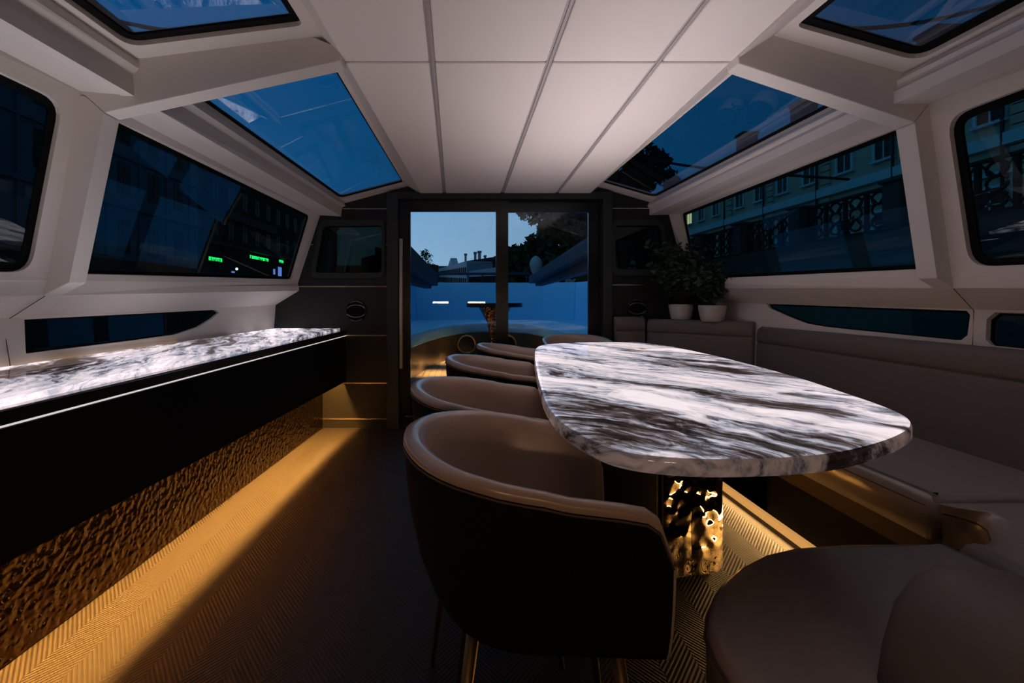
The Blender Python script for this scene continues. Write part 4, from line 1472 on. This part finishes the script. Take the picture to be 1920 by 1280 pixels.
# ------------------------------------------------------------------ buildings along the canal
def facade_window(sz, side, y, z, w_, h_, parent, x, trim, lit=False, surround=True):
    """side = -1 facade facing +x, +1 facade facing -x"""
    d = -side
    fr = MB()
    t = .14
    if surround:
        fr.box(x + min(0, d * .10), x + max(0, d * .10), y - w_ / 2 - t, y - w_ / 2, z - h_ / 2 - .05, z + h_ / 2 + t)
        fr.box(x + min(0, d * .10), x + max(0, d * .10), y + w_ / 2, y + w_ / 2 + t, z - h_ / 2 - .05, z + h_ / 2 + t)
        fr.box(x + min(0, d * .12), x + max(0, d * .12), y - w_ / 2 - t, y + w_ / 2 + t, z + h_ / 2, z + h_ / 2 + t)
        fr.box(x + min(0, d * .2), x + max(0, d * .2), y - w_ / 2 - t * 1.4, y + w_ / 2 + t * 1.4, z - h_ / 2 - .12, z - h_ / 2)
    fr.box(x + min(0, d * .05), x + max(0, d * .05), y - .035, y + .035, z - h_ / 2, z + h_ / 2)
    fr.box(x + min(0, d * .05), x + max(0, d * .05), y - w_ / 2, y + w_ / 2, z + h_ * .18, z + h_ * .18 + .07)
    o = fr.build('window', M_[trim], parent)
    MB().box(x + min(0, d * .03), x + max(0, d * .03), y - w_ / 2, y + w_ / 2, z - h_ / 2, z + h_ / 2).build('pane', M_['litwin' if lit else 'pane'], o)
    return o


# left: slate blue block
bl = empty('apartment_building', (-22, 20, 3.2))
tag(bl, 'slate blue apartment block with tall windows on the left bank', 'building')


def BL(mb, name, material):
    o = mb.build(name, M_[material], bl); o.location = (22, -20, -3.2); return o


BL(MB().box(-36, -22, 14, 39.5, 3.2, 18.0), 'wall', 'fac_blue')
BL(MB().box(-36.5, -21.6, 13.8, 39.8, 18.0, 18.6), 'cornice', 'roof')
BL(MB().box(-22, -21.85, 14, 39.5, 7.0, 7.3).box(-22, -21.88, 14, 39.5, 10.2, 10.35), 'string_course', 'fac_blue')
k = 0
yy = 16.2
while yy < 39:
    for z, h_ in ((5.2, 2.2), (8.9, 2.0), (12.2, 2.1), (15.5, 2.0)):
        o = facade_window(0, -1, yy, z, 1.15, h_, bl, -22, 'sash', surround=False)
        o.location = (22, -20, -3.2)
    BL(MB().box(-22, -21.9, yy + 1.35, yy + 1.5, 3.2, 18), 'pilaster', 'fac_blue')
    yy += 2.95

# left: dark shop building farther on
b2 = empty('shop_building', (-24, 42, 3.2))
tag(b2, 'dark sooty building with green neon shop signs at street level on the left bank', 'building')


def B2(mb, name, material):
    o = mb.build(name, M_[material], b2); o.location = (24, -42, -3.2); return o


B2(MB().box(-40, -24, 41.5, 90, 3.2, 14.2), 'wall', 'fac_dark')
B2(MB().box(-40, -23.6, 41.2, 90.2, 14.2, 14.9), 'cornice', 'roof')
B2(MB().box(-24, -23.3, 41.5, 90, 6.4, 6.7).box(-24, -23.5, 48, 60, 9.2, 10.0), 'balcony', 'roof')
yy = 43
while yy < 78:
    for z in (8.2, 11.6):
        o = facade_window(0, -1, yy, z, 1.1, 1.9, b2, -24, 'fac_dark', surround=False); o.location = (24, -42, -3.2)
    yy += 3.1
for (ya, yb, zz, hh) in ((43.6, 47.2, 4.75, 1.1), ):
    pass


def sign(px0, px1, py, n, lab, y_scale=.5):
    Ya = 23.9 * F / (872 - px0); Yb = 23.9 * F / (872 - px1)
    z = EYE - (py - 562) / F * (Ya + Yb) / 2
    g = empty('neon_sign', (-23.9, (Ya + Yb) / 2, z))
    tag(g, lab, 'sign', 'green neon shop signs')
    L_ = Yb - Ya
    MB().box(-.05, 0.0, -L_ / 2, L_ / 2, -.25, .25).build('sign_board', M_['black_matt'], g)
    rnd = random.Random(px0)
    mb = MB()
    for i in range(n):
        y = -L_ / 2 + L_ * (i + .5) / n
        w_ = L_ / n * .36
        t = rnd.choice('HTEOMP')
        if t in 'HEMPT': mb.box(.0, .05, y - w_, y - w_ * .55, -.17, .17)
        if t in 'HM': mb.box(.0, .05, y + w_ * .55, y + w_, -.17, .17)
        if t in 'HE': mb.box(.0, .05, y - w_, y + w_, -.03, .04)
        if t in 'ETPMO': mb.box(.0, .05, y - w_, y + w_, .11, .17)
        if t in 'EO': mb.box(.0, .05, y - w_, y + w_, -.17, -.11)
        if t in 'OP': mb.box(.0, .05, y + w_ * .55, y + w_, -.17 if t == 'O' else 0, .17)
        if t == 'O': mb.box(.0, .05, y - w_, y - w_ * .55, -.17, .17)
    mb.build('sign_letters', M_['green'], g)


sign(391, 416, 486, 9, 'green neon shop sign on the dark building, leftmost of the three')
sign(468, 503, 484.5, 12, 'long green neon shop sign in the middle of the dark building')
sign(523, 531, 490, 4, 'short green neon shop sign farthest along the dark building')
for px0, px1, py0, py1 in ((391, 404, 507, 516), (435, 440, 508, 518), (513, 516, 504, 514), (522, 528, 500, 517)):
    Ya = 23.95 * F / (872 - px0); Yb = 23.95 * F / (872 - px1)
    z1 = EYE - (py0 - 562) / F * Ya; z0 = EYE - (py1 - 562) / F * Ya
    B2(MB().box(-24.0, -23.94, Ya, Yb, z0, z1), 'shop_window', 'violet')
lp = at(444, 506, 47.3)
g = empty('street_lamp', (lp.x, lp.y, 3.2))
tag(g, 'street lamp with a bright white globe before the dark shop building', 'lamp')
MB().tube([(0, 0, 0), (0, 0, lp.z - 3.2)], .05, 8).build('pole', M_['iron'], g)
bm_ = bmesh.new(); bmesh.ops.create_icosphere(bm_, subdivisions=2, radius=.13)
me = bpy.data.meshes.new('globe'); bm_.to_mesh(me); bm_.free(); me.materials.append(M_['lampwhite'])
o = bpy.data.objects.new('globe', me); COL.objects.link(o); o.parent = g; o.location = (0, 0, lp.z - 3.2 + .1)

# right: ochre palace
br = empty('palace_building', (22, 20, 2.35))
tag(br, 'long ochre classical building with pale window surrounds on the right bank', 'building')


def BR(mb, name, material):
    o = mb.build(name, M_[material], br); o.location = (-22, -20, -2.35); return o


BR(MB().box(22, 38, 8, 62, 2.35, 12.1), 'wall', 'fac_ochre')
BR(MB().box(21.5, 38, 7.8, 62.2, 12.1, 12.6), 'cornice', 'roof')
BR(MB().hexa([(21.8, 7.8, 12.6), (38, 7.8, 12.6), (38, 62, 12.6), (21.8, 62, 12.6)], [(27, 9, 15.2), (33, 9, 15.2), (33, 61, 15.2), (27, 61, 15.2)]), 'roof', 'roof')
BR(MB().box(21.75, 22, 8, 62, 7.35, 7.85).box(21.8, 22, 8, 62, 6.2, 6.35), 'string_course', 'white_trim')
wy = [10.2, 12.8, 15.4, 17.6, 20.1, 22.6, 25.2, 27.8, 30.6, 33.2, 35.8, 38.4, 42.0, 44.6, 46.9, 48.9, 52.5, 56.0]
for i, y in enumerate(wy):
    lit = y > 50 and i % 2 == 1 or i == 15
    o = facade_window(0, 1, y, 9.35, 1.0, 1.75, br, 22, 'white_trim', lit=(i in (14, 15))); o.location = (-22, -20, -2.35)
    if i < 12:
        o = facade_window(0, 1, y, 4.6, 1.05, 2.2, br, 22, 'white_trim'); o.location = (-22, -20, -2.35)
for y in (8.9, 14.1, 19.0, 24.0, 29.3, 34.6, 39.9, 49.6):
    mb = MB()
    for q in range(24):
        mb.box(21.86, 22, y - .45, y + .25, 2.5 + q * .4, 2.5 + q * .4 + .34)
    BR(mb, 'rusticated_pilaster', 'fac_ochre')
    BR(MB().tube([(21.8, y + .48, 2.4), (21.8, y + .48, 12.1)], .07, 8), 'drainpipe', 'iron')
for y, zt_ in ((23.9, 14.6), (33.6, 14.9), (40.5, 15.1)):
    BR(MB().box(23.5, 24.7, y, y + 1.1, 12.6, zt_).box(23.4, 24.8, y - .1, y + 1.2, zt_, zt_ + .18), 'chimney', 'fac_dark')

# far building beyond the stern
bf = empty('riverside_mansion', (-4, 95, 0))
tag(bf, 'pale gabled mansion with chimneys far astern beyond the stern rail', 'building')


def BF(mb, name, material):
    o = mb.build(name, M_[material], bf); o.location = (4, -95, 0); return o


def farp(px, py, Y): return at(px, py, Y)


a, b_ = farp(822, 505, 150), farp(875, 493, 90)
# facade running from (822) far to (875) near
f0, f1 = farp(822, 530, 140), farp(875, 545, 92)
t0, t1 = farp(822, 504, 140), farp(875, 489, 92)
ex = Vector((14, 6, 0))
BF(MB().hexa([f0, f1, t1, t0], [f0 + ex, f1 + ex, t1 + ex, t0 + ex]), 'wall', 'fac_pale')
r0, r1 = t0 + Vector((5, 2, 1.2)), t1 + Vector((5, 2, .9))
BF(MB().hexa([t0, t1, r1, r0], [t0 + ex, t1 + ex, t1 + ex - Vector((4, 2, -.9)), t0 + ex - Vector((4, 2, -1.2))]), 'roof', 'roof')
g0, g1, g2 = farp(838, 498, 121), farp(845, 484, 118), farp(850, 496, 113)
BF(MB().prism([g0 + Vector((0, -.6, -1)), g1 + Vector((0, -.6, 0)), g2 + Vector((0, -.6, -1))], (1.5, .3, 0)), 'gable', 'fac_pale')
for i in range(20):
    t = (i + .5) / 20
    c = f0.lerp(f1, t); ct_ = t0.lerp(t1, t)
    dirv = (f1 - f0).normalized()
    n_ = Vector((dirv.y, -dirv.x, 0)).normalized()
    if n_.y > 0: n_ = -n_
    for a0, a1 in ((.55, .8), (.12, .42)):
        p0 = c.lerp(ct_, a0) - dirv * .45 + n_ * .15; p1 = c.lerp(ct_, a0) + dirv * .45 + n_ * .15
        p2 = c.lerp(ct_, a1) + dirv * .45 + n_ * .15; p3 = c.lerp(ct_, a1) - dirv * .45 + n_ * .15
        BF(MB().hexa([p0, p1, p2, p3], [q - n_ * .3 for q in (p0, p1, p2, p3)]), 'window', 'pane')
for px, py0, py1, w_ in ((873, 476, 486, 4), (891, 473, 487, 4.5), (899, 471, 487, 5.5), (909.5, 479, 488, 3.5), (926, 482, 487, 3)):
    c = farp(px, py1, 100)
    c2 = farp(px, py0, 100)
    ww = w_ / F * 100 / 2
    BF(MB().box(c.x - ww, c.x + ww, 99, 101, c.z - 2, c2.z - .2).box(c.x - ww * 1.4, c.x + ww * 1.4, 98.8, 101.2, c2.z - .25, c2.z), 'chimney', 'fac_pale')
# second wing to the right
p0, p1 = farp(875, 545, 92), farp(945, 545, 92)
BF(MB().box(p0.x, p1.x + 4, 92, 104, 0, farp(0, 494, 92).z), 'side_wing', 'fac_blue')
BF(MB().hexa([(p0.x, 92, farp(0, 494, 92).z), (p1.x + 4, 92, farp(0, 494, 92).z), (p1.x + 4, 104, farp(0, 494, 92).z), (p0.x, 104, farp(0, 494, 92).z)],
             [(p0.x + 2, 97, farp(0, 484, 92).z), (p1.x, 97, farp(0, 486, 92).z), (p1.x, 99, farp(0, 486, 92).z), (p0.x + 2, 99, farp(0, 484, 92).z)]), 'wing_roof', 'roof')
# lower pavilion with railing-like windows
pv = empty('low_pavilion', (2, 60, 0))
tag(pv, 'low pale pavilion with slender windows astern, in front of the mansion', 'building')
q0, q1 = farp(880, 545, 70), farp(945, 545, 48)
z0_, z1_ = farp(880, 508, 70).z, farp(945, 499, 48).z
o = MB().hexa([(q0.x, 70, 0), (q1.x, 48, 0), (q1.x, 48, z1_), (q0.x, 70, z0_)], [(q0.x + 8, 72, 0), (q1.x + 8, 50, 0), (q1.x + 8, 50, z1_), (q0.x + 8, 72, z0_)]).build('wall', M_['fac_pale'], pv); o.location = (-2, -60, 0)
for i in range(16):
    t = (i + .5) / 16
    a = Vector((q0.x, 70, 0)).lerp(Vector((q1.x, 48, 0)), t); zt_ = z0_ + (z1_ - z0_) * t
    o = MB().box(a.x - .2, a.x + .15, a.y - .35, a.y + .1, 1.2, zt_ - .9).build('window', M_['pane'], pv); o.location = (-2, -60, 0)
# distant hill line / far bank
struct(MB().hexa([(-160, 230, -1), (60, 230, -1), (60, 232, -1), (-160, 232, -1)], [(-160, 230, 18), (60, 230, 17), (60, 232, 17), (-160, 232, 18)]).build('distant_bank', M_['roof']), 'distant dark bank closing the canal')
o = MB().hexa([farp(700, 545, 120), farp(822, 545, 150), farp(822, 497, 150), farp(700, 478, 120)], [farp(700, 545, 120) + Vector((-5, 9, 0)), farp(822, 545, 150) + Vector((-5, 9, 0)), farp(822, 497, 150) + Vector((-5, 9, 0)), farp(700, 478, 120) + Vector((-5, 9, 0))]).build('terrace_building', M_['fac_dark'])
tag(o, 'long grey terrace fading into the distance left of the mansion', 'building')


# ------------------------------------------------------------------ trees
def tree(x, y, z0, h, r, n, label, seed, leafs=.35, group='trees beyond the stern'):
    rnd = random.Random(seed)
    root = empty('tree', (x, y, z0))
    tag(root, label, 'tree', group)
    MB().tube([(0, 0, 0), (rnd.uniform(-.2, .2), 0, h * .4), (0, 0, h * .75)], [r * .09, r * .06, r * .02], 8).build('trunk', M_['bark'], root)
    lf = MB()
    clumps = [(Vector((rnd.gauss(0, .42) * r, rnd.gauss(0, .42) * r, h * rnd.uniform(.28, .92))), rnd.uniform(.28, .5) * r) for _ in range(16)]
    for i in range(n):
        c, cr_ = rnd.choice(clumps)
        d = Vector((rnd.gauss(0, 1), rnd.gauss(0, 1), rnd.gauss(0, 1))).normalized() * cr_ * rnd.uniform(.45, 1.05)
        p = c + d
        if p.z < h * .12: continue
        a = Vector((rnd.gauss(0, 1), rnd.gauss(0, 1), rnd.gauss(0, 1))).normalized() * leafs * rnd.uniform(.5, 1.2)
        b2_ = a.cross(Vector((rnd.gauss(0, 1), rnd.gauss(0, 1), rnd.gauss(0, 1)))).normalized() * leafs * rnd.uniform(.3, .7)
        lf.add([p - a, p + b2_, p + a, p - b2_], [(0, 1, 2, 3)])
    o = lf.build('foliage', M_['tree'], root)
    return root


tree(6.9, 24, 1.0, 9.2, 2.9, 4200, 'tall dark tree reaching the top of the right door pane', 11, .30)
tree(6.7, 33, 1.0, 6.3, 2.5, 2400, 'rounded dark green tree behind the tallest one astern', 12, .36)
tree(5.7, 45, 1.0, 5.2, 2.4, 2000, 'dark tree with a round crown just right of the door mullion', 13, .4)
tree(6.2, 84, 1.0, 7.4, 3.0, 1500, 'small distant tree with a ragged top beside the door mullion', 14, .5)
tree(22.0, 74, 2.35, 19.0, 4.4, 2200, 'dark tree seen through the far right skylight, left one', 15, .33, 'trees by the right bank')
tree(33.5, 72, 2.35, 19.5, 4.6, 2200, 'dark tree seen through the far right skylight, right one', 16, .36, 'trees by the right bank')
tree(-10.2, 124, 1.0, 13.5, 3.0, 700, 'small dark tree on the skyline at the left of the door pane', 17, .3)

# pale statue on the bank
sp_ = at(1005, 512, 22)
g = empty('stone_urn', (sp_.x, 22, 1.0))
tag(g, 'pale stone urn on a pedestal by the trees astern', 'urn')
MB().box(-.22, .22, -.22, .22, 0, 1.05).build('pedestal', M_['stone_statue'], g, bevel=.03)
MB().lathe([(.12, 1.05), (.18, 1.12), (.10, 1.2), (.24, 1.42), (.30, 1.75), (.22, 1.95), (.12, 2.05), (.02, 2.1)]).build('urn_body', M_['stone_statue'], g, smooth=True)

# overhead cables
for nm, p, q, r in (('first', at(150, 20, 9), at(590, 47, 7), .035), ('second', at(1420, 45, 8), at(1880, 5, 9), .035), ('third', at(1000, 240, 12), at(1500, 330, 11), .03)):
    pts = [p.lerp(q, t) + Vector((0, 0, -.25 * math.sin(math.pi * t))) for t in [k / 12 for k in range(-2, 15)]]
    o = MB().tube(pts, r, 6).build('overhead_cable', M_['iron'])
    tag(o, {'first': 'thick dark cable crossing the near left skylight', 'second': 'thick dark cable crossing the near right skylight', 'third': 'thin dark cable over the far right skylight'}[nm], 'cable')


# two passers-by on the right bank
def person(x, y, z, h, label, yaw):
    me = bpy.data.meshes.new('person')
    s = h / 1.75
    J = [(0, 0, .95), (0, 0, 1.15), (0, 0, 1.42), (0, 0, 1.53), (0, .01, 1.62), (0, .01, 1.72),
         (-.19, 0, 1.40), (-.25, .02, 1.12), (-.24, .10, .88), (.19, 0, 1.40), (.25, .02, 1.12), (.24, .10, .88),
         (-.10, 0, .90), (-.11, .03, .50), (-.11, 0, .08), (-.11, .12, .03), (.10, 0, .90), (.11, .03, .50), (.11, 0, .08), (.11, .12, .03)]
    R = [.15, .14, .15, .06, .095, .07, .07, .05, .035, .07, .05, .035, .10, .07, .045, .035, .10, .07, .045, .035]
    E = [(0, 1), (1, 2), (2, 3), (3, 4), (4, 5), (2, 6), (6, 7), (7, 8), (2, 9), (9, 10), (10, 11), (0, 12), (12, 13), (13, 14), (14, 15), (0, 16), (16, 17), (17, 18), (18, 19)]
    me.from_pydata([tuple(c * s for c in j) for j in J], E, [])
    o = bpy.data.objects.new('person', me); COL.objects.link(o)
    md = o.modifiers.new('skin', 'SKIN')
    for i, sv in enumerate(me.skin_vertices[0].data):
        sv.radius = (R[i] * s, R[i] * s * .85); sv.use_root = (i == 0)
    o.modifiers.new('sub', 'SUBSURF').levels = 1
    me.materials.append(M_['cloth'])
    o.location = (x, y, z); o.rotation_euler.z = yaw
    tag(o, label, 'person', 'people on the right quay')


pp = at(1303, 446, 22.5)
person(pp.x, 22.5, 2.35, 1.72, 'person in a dark coat behind the quay railing, the left of the two', .4)
pp = at(1320, 443, 21.8)
person(pp.x, 21.8, 2.35, 1.78, 'person in a dark coat behind the quay railing, the right of the two', -.3)
